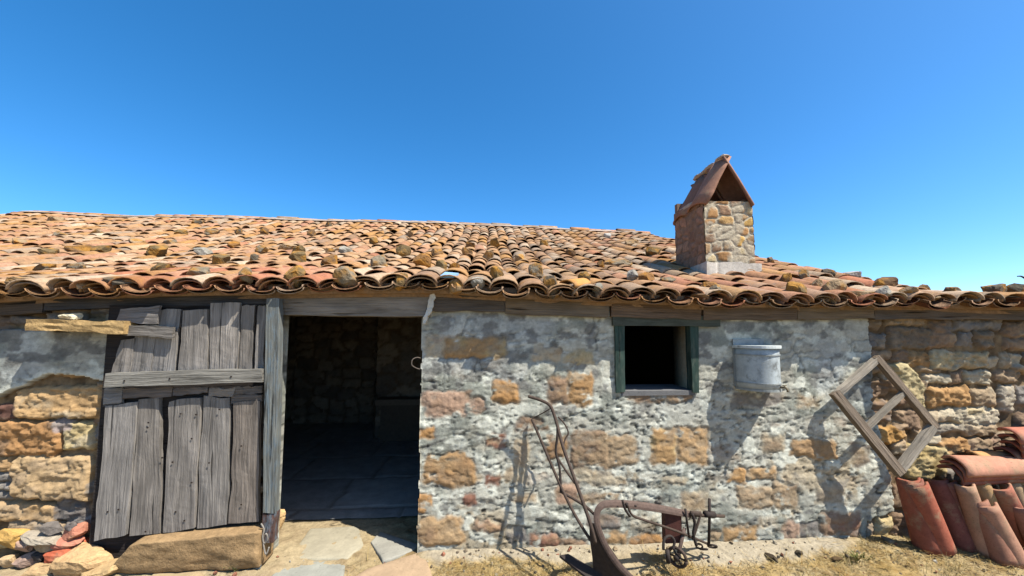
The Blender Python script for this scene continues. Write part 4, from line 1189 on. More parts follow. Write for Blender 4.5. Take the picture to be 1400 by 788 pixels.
# flat slabs in front of the door, each its own stone
def slab(pts, col, th, label, seed, z=0.0, name="paving_slab"):
    P = [on_z(px, py, z)[:2] for px, py in pts]; q0 = np.mean(P, 0); z0 = z
    for _ in range(6):
        q0 = np.mean([on_z(px, py, z)[:2] for px, py in pts], 0); z = ground_z(*q0)
    P = [on_z(px, py, z + th)[:2] for px, py in pts]; z -= .012
    # subdivide the outline and roughen it
    out = []
    for i in range(len(P)):
        a, b = P[i], P[(i + 1) % len(P)]
        n = max(3, int(np.hypot(*(b - a)) / .03))
        for k in range(n):
            out.append(a + (b - a) * k / n)
    out = np.array(out); c = out.mean(0)
    r = 1 + .05 * fbm(out[:, 0] * 9 + seed, out[:, 1] * 9, 181, 3)
    out = c + (out - c) * r[:, None]
    rings = [(1.0, -.02), (1.0, .55), (.975, .9), (.93, 1.0), (.7, 1.0), (.4, 1.0), (.15, 1.0)]
    V = []; 
    for s, hz in rings:
        q = c + (out - c) * s
        zz = z + th * hz + (.005 * fbm(q[:, 0] * 8, q[:, 1] * 8, 182 + seed % 5, 3) if hz == 1 else 0)
        V.append(np.stack([q[:, 0], q[:, 1], zz + 0 * q[:, 0]], 1))
    n = len(out); V = np.concatenate(V)
    F = [(j * n + k, j * n + (k + 1) % n, (j + 1) * n + (k + 1) % n, (j + 1) * n + k) for j in range(len(rings) - 1) for k in range(n)]
    F.append(tuple((len(rings) - 1) * n + k for k in range(n)))
    F = [f[::-1] for f in F]
    # orientation: outline given clockwise in the picture -> make faces look up
    cc_ = 0.62 * lin(col) * (1 + .12 * fbm(V[:, 0] * 7, V[:, 1] * 7, 183, 4))[:, None]
    o = mesh_obj(name, V, F, M_SLAB, None, cc_, smooth=True, origin=(c[0], c[1], z))
    bm_ = bmesh.new(); bm_.from_mesh(o.data); bmesh.ops.recalc_face_normals(bm_, faces=bm_.faces[:]); bm_.to_mesh(o.data); bm_.free()
    return tag(o, label, "paving slab", "slabs at the doorstep")
slab([(392, 762), (424, 720), (490, 716), (498, 742), (476, 761)], (206, 196, 168), .026, "broad cream slab on the doorstep at the edge of the shade", 1)
slab([(362, 796), (388, 766), (474, 763), (470, 786), (440, 800)], (190, 190, 176), .022, "greyish slab in front of the cream doorstep slab", 2)
slab([(506, 738), (520, 724), (574, 742), (560, 752), (524, 764)], (196, 192, 176), .02, "pale grey slab beside the right door jamb", 3)
slab([(455, 800), (500, 775), (575, 751), (590, 775), (594, 800)], (216, 186, 150), .03, "large pinkish slab below the right door jamb", 4)
slab([(196, 800), (214, 775), (268, 770), (280, 785), (270, 800)], (214, 188, 146), .02, "sandy slab in front of the long sill stone under the door", 5)

# ================================================================== AROUND THE DOOR FOOT
sv = on_z(255, 771, 0)
_bm = bmesh.new()
bmesh.ops.create_cube(_bm, size=2.0)
bmesh.ops.subdivide_edges(_bm, edges=_bm.edges[:], cuts=23, use_grid_fill=True)
_bm.verts.ensure_lookup_table()
SBV = np.array([v.co[:] for v in _bm.verts]); SBF = np.array([[v.index for v in f.verts] for f in _bm.faces])
_bm.free()
def sill_block():
    xl, xr_ = on_y(152, 770, -.155)[0], on_y(357, 768, -.155)[0]
    nu, nvv, nw = 40, 12, 12
    T = (SBV * .97 + (SBV / np.linalg.norm(SBV, axis=1)[:, None]) * .05 + 1) / 2
    X = xl + (xr_ - xl) * T[:, 0] + .15 * (1 - T[:, 0]) ** 4 * T[:, 2]
    Y = -.205 + .19 * T[:, 1]
    ht = .185 + .05 * T[:, 0]
    Z = .022 + ht * T[:, 2] + .010 * fbm(X * 7, Y * 7 + T[:, 2] * 3, 191, 3)
    Y = Y + .024 * fbm(X * 7, Z * 11, 192, 4) * (1 - T[:, 1]) + .03 * (1 - T[:, 2]) ** 2 * (1 - T[:, 1])
    return np.stack([X, Y, Z], 1)
P = sill_block()
cs = np.tile(lin((172, 142, 102)), (len(P), 1)) * (1 + .2 * fbm(P[:, 0] * 9, P[:, 2] * 20, 193, 4))[:, None]
tag(mesh_obj("sill_stone", P, SBF, M_ROCK, None, cs * .9, origin=P.mean(0) * [1, 1, 0] + [0, 0, .022]), "long tan block lying under the plank door", "stone block")

LOOSE = [  # px, py base, width px, height px, colour, label
    (82, 764, 74, 22, (206, 110, 78), "bright red clay slab wedge among the loose stones"), (92, 744, 44, 14, (204, 132, 108), "pinkish flat shard just above the red wedge"), (100, 734, 34, 22, (196, 130, 104), "reddish shard leaning below the grey wall stone"),
    (62, 752, 44, 24, (190, 164, 126), "tan lump behind the red wedge"), (27, 752, 30, 18, (190, 158, 136), "pinkish grey cobble left of the tan lump"), (36, 770, 40, 16, (184, 156, 138), "mauve flat stone below the pinkish cobble"), (60, 742, 70, 16, (176, 164, 144), "long grey slab under the wall face"),
    (52, 784, 60, 18, (214, 180, 132), "sandy boulder in the left bottom corner"), (108, 783, 76, 34, (208, 172, 124), "broad sandy boulder below the red wedge"), (10, 748, 46, 26, (216, 172, 98), "yellow stone at the far left of the heap"), (8, 774, 36, 18, (206, 176, 134), "pale rubble stone under the yellow one"), (70, 727, 26, 16, (128, 120, 112), "dark grey pebble under the big tan wall stone"),
    (96, 722, 20, 12, (132, 124, 118), "small grey pebble beside the dark one"), (138, 788, 60, 16, (202, 170, 122), "sandy stone right of the broad boulder"), (52, 762, 20, 10, (92, 84, 78), "small blackish pebble between the mauve stone and the red wedge")]
for k_, (px, py, w, h, c, lab) in enumerate(LOOSE):
    p = on_z(px, py, 0.06 if py < 760 else .02)
    p = on_y(px, py, min(p[1], -.08)); p[2] = max(p[2], ground_z(p[0], p[1]))
    q = (p - CAM) @ _M; s = -q[2] / F_PX
    dp = max(h * s * .9, w * s * .55)
    zb_ = p[2]
    p2 = np.array([p[0], p[1] + dp * .2, 0])
    tall = zb_ + h * s
    V_ = stone("loose_stone", np.array([p2[0], p2[1], max(zb_ - .02, -.01)]), (w * s, dp, h * s * 1.1), c, lab, "stone", "loose stones beside the door", seed=600 + k_, block=.55, amp=.2, yaw=0.2 * math.sin(k_ * 3), sink=.06, tilt=(R(6), R(8 * math.sin(k_ * 2.3))), mat=M_TILE2 if c[0] - c[2] > 85 and c[1] < 135 else None, shade=.85)
# the two tan chips leaning at the post foot, a pebble and the wire on the post
for k_, (px, py, w, h, lab) in enumerate([(383, 709, 14, 14, "tan stone chip standing behind the foot of the door post"), (380, 727, 16, 20, "tan stone chip under another at the foot of the door post")]):
    p = on_z(px, 727, 0); p = on_y(px, py, p[1] + .04)
    stone("stone_chip", p, (w * .0062, .05, h * .0066), (212, 176, 124), lab, "stone", seed=650 + k_, block=.5, yaw=.4, tilt=(0, R(30)), sink=0)
p = on_ground(352, 777)
stone("pebble", p, (.06, .05, .05), (112, 122, 124), "small blue-grey pebble in front of the door post", "pebble", seed=660, sink=.1)
wr = MB()
p = on_y(361, 712, YD - .05)
wpts = [on_y(px, py, YD - .05 - .004 * (k % 3)) for k, (px, py) in enumerate([(357, 716), (361, 724), (359, 734), (361, 743), (366, 738), (364, 730), (360, 737), (361, 750), (364, 758), (368, 748)])]
wr.tube(spline(wpts, 5), .005, lin((150, 144, 134)), n=6)
wo = on_z(361, 765, 0)
tag(wr.build("wire_loop", M_IRON, None, smooth=True, origin=wo), "twisted grey wire hanging at the foot of the door post", "wire")
hk = MB()
hk.tube(spline([on_y(px, py, -.02 - dd) for px, py, dd in [(574, 505, 0), (568, 503, .02), (563, 499, .03), (564, 492, .03), (570, 489, .02), (575, 490, 0)]], 5), .004, lin((110, 100, 90)), n=6)
tag(hk.build("hook", M_IRON, None, smooth=True, origin=on_y(574, 498, 0)), "thin wire hook sticking out of the right door jamb", "hook")

# the white chip on the ledge stone
p = on_y(97, 438, -.12)
stone("plaster_chip", p, (.12, .08, .055), (226, 216, 184), "small cream chip lying on the ledge stone under the eave", "chip", seed=671, block=.3, amp=.3, yaw=0, sink=.05)

# ================================================================== THE PLOUGH
def P3(px, py, d):
    """point d metres out from the wall, seen at this pixel"""
    return on_y(px, py, -d)
def PD(px, py, d): return on_y(px, py, -d * 1.15)
plough = empty("iron_plough", on_ground(870, 785), "rusty iron walking plough with two thin handles leaning back on the wall", "plough")
IR = lin((82, 68, 58)); IRD = lin((62, 53, 48)); IRL = lin((104, 86, 76))
b = MB()
bp_ = spline([PD(*q) for q in [(884, 806, .42), (860, 788, .42), (841, 767, .41), (826, 742, .40), (817, 718, .385), (816, 702, .37), (822, 692, .36), (834, 689, .35), (862, 690, .32), (898, 695, .28), (930, 701, .24), (944, 704, .22)]], 6)
nb_ = len(bp_)
b.tube(bp_, list(np.interp(np.linspace(0, 1, nb_), [0, .25, .45, .62, .8, 1], [.019, .018, .018, .022, .024, .020])), IRL, n=8, flat=(1.0, .35))
b.build("beam", M_IRON, plough, smooth=False)
b = MB()   # mouldboard and share: a bent dark plate behind the curve of the beam
Pm = []
for i in range(9):
    t = i / 8
    l = PD(*[np.interp(t, [0, .35, .7, 1], v) for v in ((806, 807, 811, 812), (716, 740, 768, 800), (.37, .36, .34, .33))])
    r = PD(*[np.interp(t, [0, .35, .7, 1], v) for v in ((817, 831, 850, 880), (714, 744, 772, 803), (.38, .39, .41, .43))])
    m_ = (l + r) / 2 + np.array([0, -.015, 0])
    Pm += [l, m_, r]
n9 = len(Pm)
V = Pm + [p + np.array([0, .012, 0]) for p in Pm]
F = []
for i in range(8):
    for j in range(2):
        a = i * 3 + j
        F += [(a, a + 1, a + 4, a + 3), (a + n9, a + 3 + n9, a + 4 + n9, a + 1 + n9)]
    F += [(i * 3, i * 3 + 3, i * 3 + 3 + n9, i * 3 + n9), (i * 3 + 2, i * 3 + 2 + n9, i * 3 + 5 + n9, i * 3 + 5)]
F += [(0, n9, n9 + 1, 1), (1, n9 + 1, n9 + 2, 2)]
b.add(V, F, IRD)
b.build("mouldboard", M_IRON, plough, smooth=False)
b = MB()   # the flat landside plate lying out to the left of the share
q = [PD(765, 766, .27), PD(777, 765, .27), PD(826, 786, .36), PD(806, 792, .37)]
q = [np.array([p[0], p[1], max(p[2], ground_z(p[0], p[1]) + .012)]) for p in q]
q[0][2] += .03; q[1][2] += .035
b.add(q + [p - np.array([0, 0, .014]) for p in q], [(0, 1, 2, 3), (7, 6, 5, 4), (0, 4, 5, 1), (1, 5, 6, 2), (2, 6, 7, 3), (3, 7, 4, 0)], IRD)
b.build("landside", M_IRON, plough)
for pts, r in (([(727, 573, .035), (748, 622, .12), (768, 668, .2), (786, 704, .28), (803, 732, .34), (812, 744, .36)], .0105),
               ([(722, 542, .12), (738, 547, .13), (752, 555, .14), (760, 575, .18), (770, 612, .26), (782, 645, .33), (796, 684, .40), (807, 716, .45), (814, 742, .46)], .0115)):
    b = MB(); b.tube(spline([PD(*q) for q in pts], 6), r, IR, n=8); b.build("handle", M_IRON, plough, smooth=True)
for pts, r in (([(727, 573, .035), (740, 566, .07), (754, 558, .11)], .004), ([(762, 626, .15), (774, 644, .18), (786, 661, .225)], .008), ([(768, 673, .205), (784, 682, .23), (801, 693, .28), (812, 703, .33)], .0095)):
    b = MB(); b.tube(spline([PD(*q) for q in pts], 4), r, IR, n=8); b.build("brace", M_IRON, plough, smooth=True)
b = MB()
b.tube(spline([PD(*q) for q in [(754, 558, .115), (761, 576, .125), (762, 596, .14), (760, 618, .15), (765, 640, .17), (767, 674, .2)]], 6), .009, IRD, n=8)
b.build("lever", M_IRON, plough, smooth=True)
b = MB()
b.tube(spline([PD(*q) for q in [(763, 570, .12), (772, 580, .13), (777, 592, .14), (773, 600, .145), (770, 610, .16)]], 6), .006, IR, n=8)
b.build("lever", M_IRON, plough, smooth=True)
b = MB()
b.tube(spline([PD(*q) for q in [(851, 684, .37), (855, 697, .37), (861, 706, .36)]], 4), .008, IRD, n=8)
b.tube(spline([PD(*q) for q in [(858, 690, .35), (864, 704, .35), (880, 711, .33), (910, 721, .29), (945, 734, .23), (972, 746, .17)]], 6), .008, IR, n=8)
b.build("draft_rod", M_IRON, plough, smooth=True)
b = MB()
b.tube([PD(944, 704, .22), PD(962, 705, .19), PD(990, 706, .15)], .011, IR, n=8)
b.tube([PD(964, 703, .2), PD(976, 704, .17)], .022, IRD, n=10)
b.build("cross_bar", M_IRON, plough, smooth=True)
b = MB()
b.tube([PD(970, 682, .19), PD(970, 710, .19), PD(969, 746, .19)], .0095, IRD, n=8)
b.build("hitch_rod", M_IRON, plough, smooth=True)
b = MB()
def ring(b, c, rad, r, col, ax=(0, 1, 0), n=20, sq=1.0):
    ax = np.array(ax, float); ax /= np.linalg.norm(ax)
    u_ = np.cross(ax, [0, 0, 1.0]); 
    if np.linalg.norm(u_) < .1: u_ = np.array([1.0, 0, 0])
    u_ /= np.linalg.norm(u_); v_ = np.cross(ax, u_)
    pts = [c + rad * (math.cos(t) * u_ + sq * math.sin(t) * v_) for t in np.linspace(0, 2 * math.pi, n)]
    b.tube(pts, r, col, n=6)
ring(b, PD(974, 747, .17), .028, .007, IRD, (0.2, .6, .7)); ring(b, PD(962, 751, .18), .024, .006, IRD, (.1, .5, .8)); ring(b, PD(956, 747, .19), .02, .006, IRD, (.3, .8, .3))
b.build("hitch_chain", M_IRON, plough, smooth=True)
b = MB()   # the small land wheel with its fork
wc = PD(926, 762, .27)
ax = np.array([.75, .65, 0])
ring(b, wc, .058, .011, IR, ax); b.tube([wc - ax * .025, wc + ax * .025], .018, IRD, n=10)
for t in np.linspace(0, math.pi, 4)[:3]:
    u_ = np.cross(ax / np.linalg.norm(ax), [0, 0, 1.0]); dvec = math.cos(t) * u_ + math.sin(t) * np.array([0, 0, 1.0])
    b.tube([wc - dvec * .055, wc + dvec * .055], .006, IR, n=6)
b.build("land_wheel", M_IRON, plough, smooth=True)
b = MB()
b.tube([PD(936, 722, .24), PD(930, 748, .25), PD(926, 764, .255)], .012, IRL, n=8, flat=(1, .5))
b.tube(spline([PD(*q) for q in [(907, 752, .3), (908, 738, .29), (916, 733, .28), (922, 740, .28), (920, 752, .29)]], 4), .009, IRD, n=8)
b.tube([PD(912, 752, .3), PD(914, 770, .31)], .014, IRD, n=8)
b.build("wheel_fork", M_IRON, plough, smooth=True)
b = MB()   # clamps and coulter stalk under the front of the beam
b.tube([PD(937, 696, .25), PD(939, 712, .25), PD(942, 735, .24)], .0075, IRD, n=8)
b.tube(spline([PD(*q) for q in [(946, 702, .24), (950, 716, .235), (948, 730, .235), (952, 746, .23)]], 4), .010, IRD, n=8)
b.tube(spline([PD(*q) for q in [(958, 703, .22), (953, 720, .23), (947, 738, .235)]], 4), .008, IR, n=8)
b.tube([PD(944, 702, .24), PD(958, 703, .22)], .016, IR, n=8, flat=(1, .6))
b.build("coulter_clamp", M_IRON, plough, smooth=True)
b = MB()
b.tube([PD(857, 688, .345), PD(857, 694, .345)], .010, IRD, n=8)
b.build("bolt", M_IRON, plough, smooth=True)
b = MB(); b.tube([PD(869, 691, .345), PD(869, 693, .345)], .008, IRD, n=8)
b.build("bolt", M_IRON, plough, smooth=True)
b = MB()  # rusty pipe stub at the wall, built in as part of the plough
p0, p1 = PD(907, 701, .22), PD(922, 733, .16)
b.box((p0[0], -.275, p1[2]), (p1[0] + .01, -.22, p0[2]), lin((86, 50, 42)))
b.build("pipe_stub", M_IRON, plough)

# ================================================================== THE WALL TANK
tx0, tx1 = on_y(1013, 500, -.10)[0], on_y(1066, 500, -.10)[0]
txc, tr = (tx0 + tx1) / 2, (tx1 - tx0) / 2
tb0, tb1 = on_y(1040, 534, -.12)[2], on_y(1040, 474, -.12)[2]
tank = empty("wall_water_tank", (txc, -.02, tb0), "galvanised half-round water tank with small tap hung on the plaster right of the window", "water tank")
ZN = lin((182, 190, 190)); ZND = lin((160, 164, 160))
def half_round(mb, r, z0, z1, col, depth=1.0, n=22, y0=-.022, nz=6):
    V = []
    for k in range(nz + 1):
        z = z0 + (z1 - z0) * k / nz
        for i in range(n + 1):
            a = math.pi * i / n
            V.append((txc - math.cos(a) * r, y0 - math.sin(a) * r * depth, z))
    V = V + [(txc, y0, z0), (txc, y0, z1)]
    F = []
    for k in range(nz):
        for i in range(n):
            a = k * (n + 1) + i
            F.append((a, a + 1, a + n + 2, a + n + 1))
    b0, b1 = len(V) - 2, len(V) - 1
    F += [(b0, i + 1, i) for i in range(n)] + [(b1, nz * (n + 1) + i, nz * (n + 1) + i + 1) for i in range(n)]
    F += [tuple([b0] + [k * (n + 1) for k in range(nz + 1)] + [b1]), tuple([b0, b1] + [k * (n + 1) + n for k in range(nz, -1, -1)])]
    mb.add(V, F, col)
DP = 1.3
b = MB(); half_round(b, tr, tb0 + .012, tb1 - .01, ZN, DP); b.build("body", M_ZINC, tank, smooth=True)
h_ = tb1 - tb0
for f in (.16, .80):
    b = MB(); half_round(b, tr + .005, tb0 + h_ * f, tb0 + h_ * f + .010, ZND, DP, nz=2); b.build("band", M_ZINC, tank, smooth=False)
b = MB(); half_round(b, tr + .003, tb0, tb0 + .014, ZND, DP, nz=1); b.build("base_rim", M_ZINC, tank, smooth=False)
b = MB(); half_round(b, tr + .014, tb1 - .012, tb1 + .008, lin((214, 220, 216)), DP, nz=1); b.build("lid", M_ZINC, tank, smooth=False)
b = MB(); b.box((tx0 - .004, -.026, tb0 + .02), (tx1 - .06, -.012, tb1 + .055), ZND); b.build("back_plate", M_ZINC, tank)
b = MB()
a = math.radians(118); tp = np.array([txc - math.cos(a) * tr, -.022 - math.sin(a) * tr * DP, tb0 + .035])
o_ = np.array([-math.cos(a), -math.sin(a), 0])
BRS = lin((132, 120, 96))
b.tube([tp, tp + o_ * .035, tp + o_ * .045 + np.array([0, 0, -.012]), tp + o_ * .046 + np.array([0, 0, -.03])], .007, BRS, n=8)
b.tube([tp + o_ * .028 + np.array([-.014, 0, .014]), tp + o_ * .028 + np.array([.014, 0, .014])], .004, BRS, n=6)
b.tube([tp + o_ * .028, tp + o_ * .028 + np.array([0, 0, .014])], .004, BRS, n=6)
b.build("tap", M_IRON, tank, smooth=True)

# ================================================================== THE LEANING FRAME
fr = empty("wooden_frame", P3(1228, 655, .2), "weathered square wooden window frame tipped on its corner against the wall", "wooden frame")
def bar(name, p, q, w, th, col, seed):
    """squared timber from p to q"""
    p, q = np.array(p), np.array(q)
    L = np.linalg.norm(q - p); t = (q - p) / L
    out = np.array([0, -1.0, 0]); s = np.cross(t, out); s /= np.linalg.norm(s); out = np.cross(s, t)
    V = []; G = []; n = 14
    for i in range(n + 1):
        c = p + t * L * i / n
        ww = w * (1 + .10 * float(fbm(i * .5 + seed, 0.3, 401, 3))); tt = th * (1 + .10 * float(fbm(i * .5 + seed, 5.3, 402, 3)))
        for a_, b_ in ((-1, -1), (1, -1), (1, 1), (-1, 1)):
            V.append(c + s * a_ * ww / 2 + out * b_ * tt / 2); G.append((L * i / n + seed, a_ * ww / 2 + seed * 1.7, b_ * tt / 2))
    F = []
    for i in range(n):
        for k in range(4):
            F.append((i * 4 + k, (i + 1) * 4 + k, (i + 1) * 4 + (k + 1) % 4, i * 4 + (k + 1) % 4))
    F += [(0, 1, 2, 3), tuple(n * 4 + k for k in (3, 2, 1, 0))]
    b = MB(); b.add(V, F, lin(col), G)
    o = b.build(name, M_WOOD, fr)
    bm_ = bmesh.new(); bm_.from_mesh(o.data); bmesh.ops.recalc_face_normals(bm_, faces=bm_.faces[:]); bm_.to_mesh(o.data); bm_.free()
T_, L_, B_, R_ = P3(1199, 491, .06), P3(1143, 540, .09), P3(1228, 644, .20), P3(1276, 582, .16)
ex = lambda p, q, a, b: (p + (q - p) * -a, q + (p - q) * -b)
bar("rail", *ex(T_, L_, -.03, -.02), .044, .04, (170, 160, 144), 3)
bar("stile", *ex(T_, R_, .035, .03), .047, .045, (140, 124, 106), 7)
bar("stile", *ex(L_, B_, .035, .035), .062, .05, (142, 126, 108), 11)
bar("rail", *ex(B_, R_, -.04, -.035), .052, .045, (164, 154, 138), 15)
mA, mB = L_ + (B_ - L_) * .47, T_ + (R_ - T_) * .5
bar("glazing_bar", *ex(mA, mB, -.06, -.05), .036, .03, (156, 146, 130), 19)

# ================================================================== THE PILE OF SPARE ROOF TILES
def spare(top, bot, w, label, col, seed, rise=None, face=(0, -1, 0), taper=.84, th=.018):
    """half-round tile from top to bot (points), back turned to `face`"""
    top, bot = np.array(top), np.array(bot)
    ax = top - bot; L = np.linalg.norm(ax); ax /= L
    nrm = np.array(face, float); nrm -= ax * nrm.dot(ax); nrm /= np.linalg.norm(nrm)
    acr = np.cross(ax, nrm)
    T, Fc = barrel(nth=14, nl=10, w0=w / 2, w1=w / 2 * taper, rise=rise or w * .5, L=L, th=th)
    P = bot + T[:, :1] * acr + T[:, 1:2] * ax + T[:, 2:3] * nrm
    n_ = fbm3(P * 4 + seed, 411, 3); n2_ = fbm3(P * 16 + seed, 412, 3)
    end = np.where((T[:, 1] < 1e-6) | (T[:, 1] > L - 1e-6), 1.0, 0.0)
    P = P + nrm * (.006 * n_ + .002 * n2_)[:, None] + ax * (.014 * n2_ * end)[:, None]
    cc_ = lin(col) * (1 + .16 * n_)[:, None]
    o = mesh_obj("roof_tile", P, Fc, M_TILE2, None, cc_, smooth=True, origin=(bot[0], bot[1], bot[2]))
    bm_ = bmesh.new(); bm_.from_mesh(o.data); bmesh.ops.recalc_face_normals(bm_, faces=bm_.faces[:]); bm_.to_mesh(o.data); bm_.free()
    return tag(o, label, "roof tile", "spare roof tiles piled at the wall")
def px_len(p, px):          # metres for a width in pixels at p
    q = (np.asarray(p) - CAM) @ _M
    return px * -q[2] / F_PX
def lean(t, b, wpx, label, col, seed, **kw):
    tp, bp2 = P3(*t), P3(*b)
    g = on_ground(b[0], b[1])
    bp2 = g if g[1] < -.14 else on_y(b[0], b[1], -.14)
    bp2[2] = ground_z(bp2[0], bp2[1]) - .006
    return spare(tp, bp2, px_len(bp2, wpx) * (.52 if wpx > 58 else .56), label, col, seed, face=(-.55, -.85, .12), **kw)
RD1, RD2, RD3, TN1, TN2, PK1 = (166, 96, 74), (156, 92, 72), (146, 94, 78), (186, 140, 110), (194, 158, 124), (192, 126, 100)
lean((1240, 653, .13), (1268, 744, .25), 60, "red tile standing innermost at the left end of the pile, under two others", RD2, 1)
lean((1244, 656, .15), (1275, 747, .28), 60, "red tile standing between two others at the left end of the pile", RD3, 2)
lean((1250, 660, .17), (1284, 750, .31), 64, "brightest red upright tile on the outside at the left end of the pile", RD1, 3)
lean((1281, 655, .07), (1318, 742, .15), 46, "dark red-brown tile just right of the bright red one", (140, 88, 76), 4)
lean((1294, 657, .10), (1332, 750, .20), 42, "dull mauve-brown tile second right of the bright red one", (152, 104, 90), 5)
lean((1309, 661, .14), (1346, 756, .25), 40, "pinkish brown tile leaning behind the front tan tile", (168, 120, 100), 6)
lean((1318, 662, .2), (1350, 757, .31), 44, "narrow tan tile whose pale top shows left of the front tan tile", (184, 144, 116), 7)
lean((1345, 688, .25), (1386, 768, .40), 54, "front tan tile with a pale top, nearest to the camera", (184, 138, 112), 8)
lean((1335, 684, .22), (1372, 766, .36), 48, "brown tile nested under the front tan tile", (164, 118, 96), 9)
lean((1336, 655, .15), (1366, 735, .22), 46, "ochre tan tile behind the salmon tile", (190, 152, 104), 10)
lean((1363, 663, .19), (1402, 742, .28), 54, "salmon pink tile leaning right of the front tan tile", (174, 112, 90), 11)
lean((1378, 657, .14), (1412, 735, .2), 44, "buff tile with a straight edge near the right picture edge", (184, 156, 122), 12)
lean((1398, 660, .16), (1436, 735, .22), 44, "yellowish tile at the right picture edge", (196, 156, 112), 13)
lean((1395, 690, .24), (1432, 765, .33), 54, "mottled grey-pink tile low at the right picture edge", (176, 128, 108), 14)
# tiles lying across the top, ends to the left
def lying(a, b_, w, label, col, seed, **kw):
    return spare(P3(*b_), P3(*a), w, label, col, seed, face=(0, -.55, 1), rise=w * .36, **kw)
lying((1298, 651, .13), (1392, 648, .13), .185, "tile lying at the bottom of the flat three above the red tiles", RD3, 21)
lying((1301, 645, .145), (1394, 643, .145), .185, "tile lying in the middle of the flat three", (168, 104, 82), 22)
lying((1304, 639, .16), (1398, 638, .16), .19, "salmon pink tile lying flat on top of the red tiles", (196, 142, 116), 23)
lying((1332, 628, .07), (1380, 626, .07), .13, "ochre tile edge showing behind the flat salmon tile", (200, 152, 100), 24)
for i in range(6):
    lying((1368 + 3 * i if i < 3 else 1382 - 2 * (i - 3), 642 - 9 * i, .08 + .012 * i), (1460, 640 - 9 * i, .08 + .012 * i), .16,
          ["lowest", "second lowest", "third", "fourth", "fifth", "topmost"][i] + " dark red tile in the nested stack by the right picture edge", [(150, 92, 76), (160, 100, 80), (142, 88, 74), (164, 102, 82), (150, 94, 78), (190, 122, 100)][i], 30 + i)

# ================================================================== STRAW, WEEDS, TWIG
sb = MB()
cand = 0
N_STRAW = 9000
SV, SF, SC = [], [], []
nv_ = 0
while nv_ < N_STRAW * 4 and cand < 60000:
    cand += 1
    x = rng.uniform(-1.0, 4.4); y = -abs(rng.normal()) * .30 - .05
    if y < -1.2: continue
    i = int(np.clip(np.searchsorted(ax_, x), 1, nn - 1)); j = int(np.clip(np.searchsorted(ay_, y), 1, mm - 1))
    if apron[j, i] > .4 and rng.random() > .04: continue
    if x < -.35 and rng.random() > .12: continue
    if float(vn2(x * 5, y * 5, 501)) < .35: continue
    L = rng.uniform(.015, .06) if rng.random() < .85 else rng.uniform(.06, .13); a = rng.uniform(0, math.pi * 2); up = abs(rng.normal()) * .25
    d = np.array([math.cos(a), math.sin(a), up]); n_ = np.array([-math.sin(a), math.cos(a), 0]) * rng.uniform(.0008, .002)
    p = np.array([x, y, GZt[j, i] + .003 + rng.random() * .012])
    SV += [p - n_, p + n_, p + d * L + n_ * .4, p + d * L - n_ * .4]
    SF.append((nv_, nv_ + 1, nv_ + 2, nv_ + 3)); nv_ += 4
    c = lin([(214, 186, 120), (196, 160, 92), (226, 204, 150), (160, 130, 84)][int(rng.integers(4))]) * .6
    SC += [c] * 4
for _ in range(70):                  # dry tufts, thickest towards the tile pile
    tx, ty = rng.uniform(-.2, 4.2), -rng.uniform(.12, .8)
    if tx < 1.5 and rng.random() < .5: continue
    for _k in range(int(rng.integers(8, 22))):
        a = rng.uniform(0, 6.28); L = rng.uniform(.02, .075)
        d = np.array([math.cos(a) * .6, math.sin(a) * .6, rng.uniform(.3, 1.1)]); n_ = np.array([-math.sin(a), math.cos(a), 0]) * rng.uniform(.0008, .0018)
        p = np.array([tx + rng.normal() * .02, ty + rng.normal() * .02, ground_z(tx, ty)])
        SV += [p - n_, p + n_, p + d * L + n_ * .3, p + d * L - n_ * .3]
        SF.append((nv_, nv_ + 1, nv_ + 2, nv_ + 3)); nv_ += 4
        SC += [lin([(206, 184, 126), (186, 160, 98), (166, 150, 96)][int(rng.integers(3))]) * .62] * 4
tag(mesh_obj("dry_grass", np.array(SV), np.array(SF), M_STRAW, None, np.array(SC), smooth=False), "thin bleached straw and dead grass scattered over the earth", "dry grass", kind="stuff")

def weed(px, py, n, hgt, spread, label, seed, cols=((96, 116, 58), (126, 136, 74), (150, 150, 92))):
    rs = np.random.default_rng(seed)
    c = on_ground(px, py)
    V, F, C_ = [], [], []
    for _ in range(n):
        a = rs.random() * 6.28; r = abs(rs.normal()) * spread
        base = c + np.array([math.cos(a) * r, math.sin(a) * r * .6, 0])
        L = hgt * rs.uniform(.4, 1.0); lean_ = np.array([math.cos(a) * .5 + rs.normal() * .3, math.sin(a) * .5 + rs.normal() * .3, 1.0]); lean_ /= np.linalg.norm(lean_)
        w = np.array([-math.sin(a), math.cos(a), 0]) * rs.uniform(.002, .005)
        q = base + lean_ * L * .6; t = base + lean_ * L + np.array([lean_[0], lean_[1], -.3]) * L * .3
        b0 = len(V); V += [base - w * .6, base + w * .6, q + w, q - w, t]
        F += [(b0, b0 + 1, b0 + 2, b0 + 3), (b0 + 3, b0 + 2, b0 + 4)]
        C_ += [lin(cols[int(rs.integers(len(cols)))]) * .7] * 5
    tag(mesh_obj("weed", V, F, M_LEAF, None, np.array(C_), smooth=False, origin=c), label, "weed")
weed(326, 776, 120, .085, .05, "small green weed growing before the sill stone by the post", 1)
weed(1172, 766, 80, .06, .06, "yellowish green weed on the earth below the leaning frame", 2, ((150, 144, 84), (170, 156, 96), (126, 132, 74)))
weed(126, 752, 40, .05, .02, "few pale weed blades beside the dark gap under the door", 3, ((190, 180, 110), (160, 160, 90)))
weed(1262, 752, 24, .06, .02, "tiny grey-green sprig at the foot of the bright red tile", 4, ((140, 146, 116), (120, 128, 100)))
tw = MB()
tw.tube(spline([on_y(px, py, 1.0) for px, py in [(1391, 378), (1396, 378), (1402, 381), (1412, 386), (1420, 394), (1424, 402)]], 4), [.006 + .012 * (k / 20) for k in range(21)], lin((60, 62, 52)), n=6)
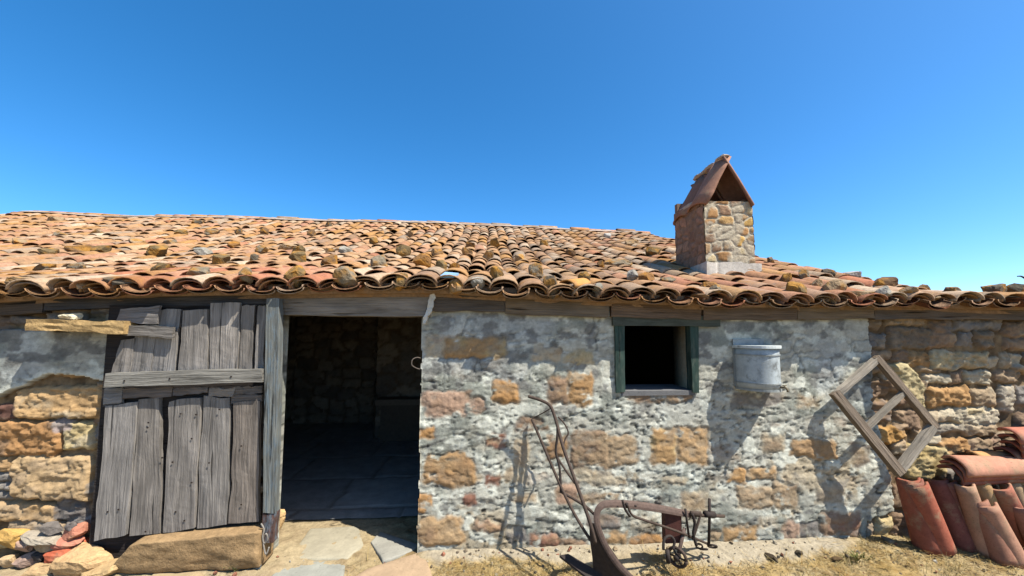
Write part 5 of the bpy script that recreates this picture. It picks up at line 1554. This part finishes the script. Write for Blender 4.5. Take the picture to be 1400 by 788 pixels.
tag(tw.build("dead_twig", M_IRON, None, smooth=True, origin=on_y(1424, 402, 1.0)), "dark twig tip poking up beyond the far right end of the roof", "twig")
# charred clod and wood scrap on the apron
for k_, (px, py, w, h, c, lab) in enumerate([(1055, 765, 16, 10, (96, 84, 66), "dark clod at the edge of the pale apron right of the plough"), (1092, 758, 12, 7, (120, 108, 88), "small clod beside the darker one on the apron"), (1145, 768, 14, 7, (128, 104, 72), "brown clod near the yellowish weed"), (1215, 742, 16, 8, (150, 140, 120), "grey stone lying at the foot of the plaster edge")]):
    p = on_ground(px, py)
    stone("clod", p, (px_len(p, w), px_len(p, w) * .8, px_len(p, h)), c, lab, "clod", seed=700 + k_, shade=.6)

# pale mortar run at the head of the right door jamb
mp_ = MB()
pq(mp_, [(590, 404), (596, 405), (584, 440), (577, 442)], -.07, .05, (222, 218, 204), along='v', na=10, seed=90, jit=.01)
mp_.build("mortar_run", M_MORTAR, house)

# gravel, crumbs of mortar and tile along the foot of the wall
gv, gf, gc = [], [], []
ico = np.array([(1, 0, 0), (-1, 0, 0), (0, 1, 0), (0, -1, 0), (0, 0, 1), (0, 0, -1), (.6, .6, .5), (-.6, .6, .4), (.6, -.6, .5), (-.6, -.6, .45)], float)
hull = bmesh.new()
for v in ico: hull.verts.new(v)
bmesh.ops.convex_hull(hull, input=hull.verts[:]); hull.verts.ensure_lookup_table(); hull.verts.index_update()
hf = [[v.index for v in f.verts] for f in hull.faces]; hv = np.array([v.co[:] for v in hull.verts]); hull.free()
for k_ in range(900):
    x = rng.uniform(-3.6, 4.4); y = -.03 - abs(rng.normal()) * .35
    if y < -1.1 or (-1.5 < x < -.5 and y > -.5 and rng.random() > .25): continue
    if -2.7 < x < -1.5 and y > -.17: continue
    r = .004 + .011 * rng.random() ** 3
    if y > -.1: r *= 1.3
    q = hv * (r * rng.uniform(.6, 1.3, size=3)) @ np.array(Euler(rng.uniform(0, 6, size=3)).to_matrix())
    q = q + np.array([x, y, ground_z(x, y) + r * .3])
    b = len(gv); gv += q.tolist(); gf += [[i + b for i in f] for f in hf]
    c = lin([(190, 176, 150), (170, 150, 120), (206, 198, 180), (176, 120, 94), (140, 126, 106)][int(rng.integers(5))]) * rng.uniform(.5, .8)
    gc += [c] * len(hv)
tag(mesh_obj("gravel", gv, gf, M_ROCK, None, np.array(gc), smooth=False), "small pebbles and crumbs of mortar and tile strewn along the wall foot", "gravel", kind="stuff")
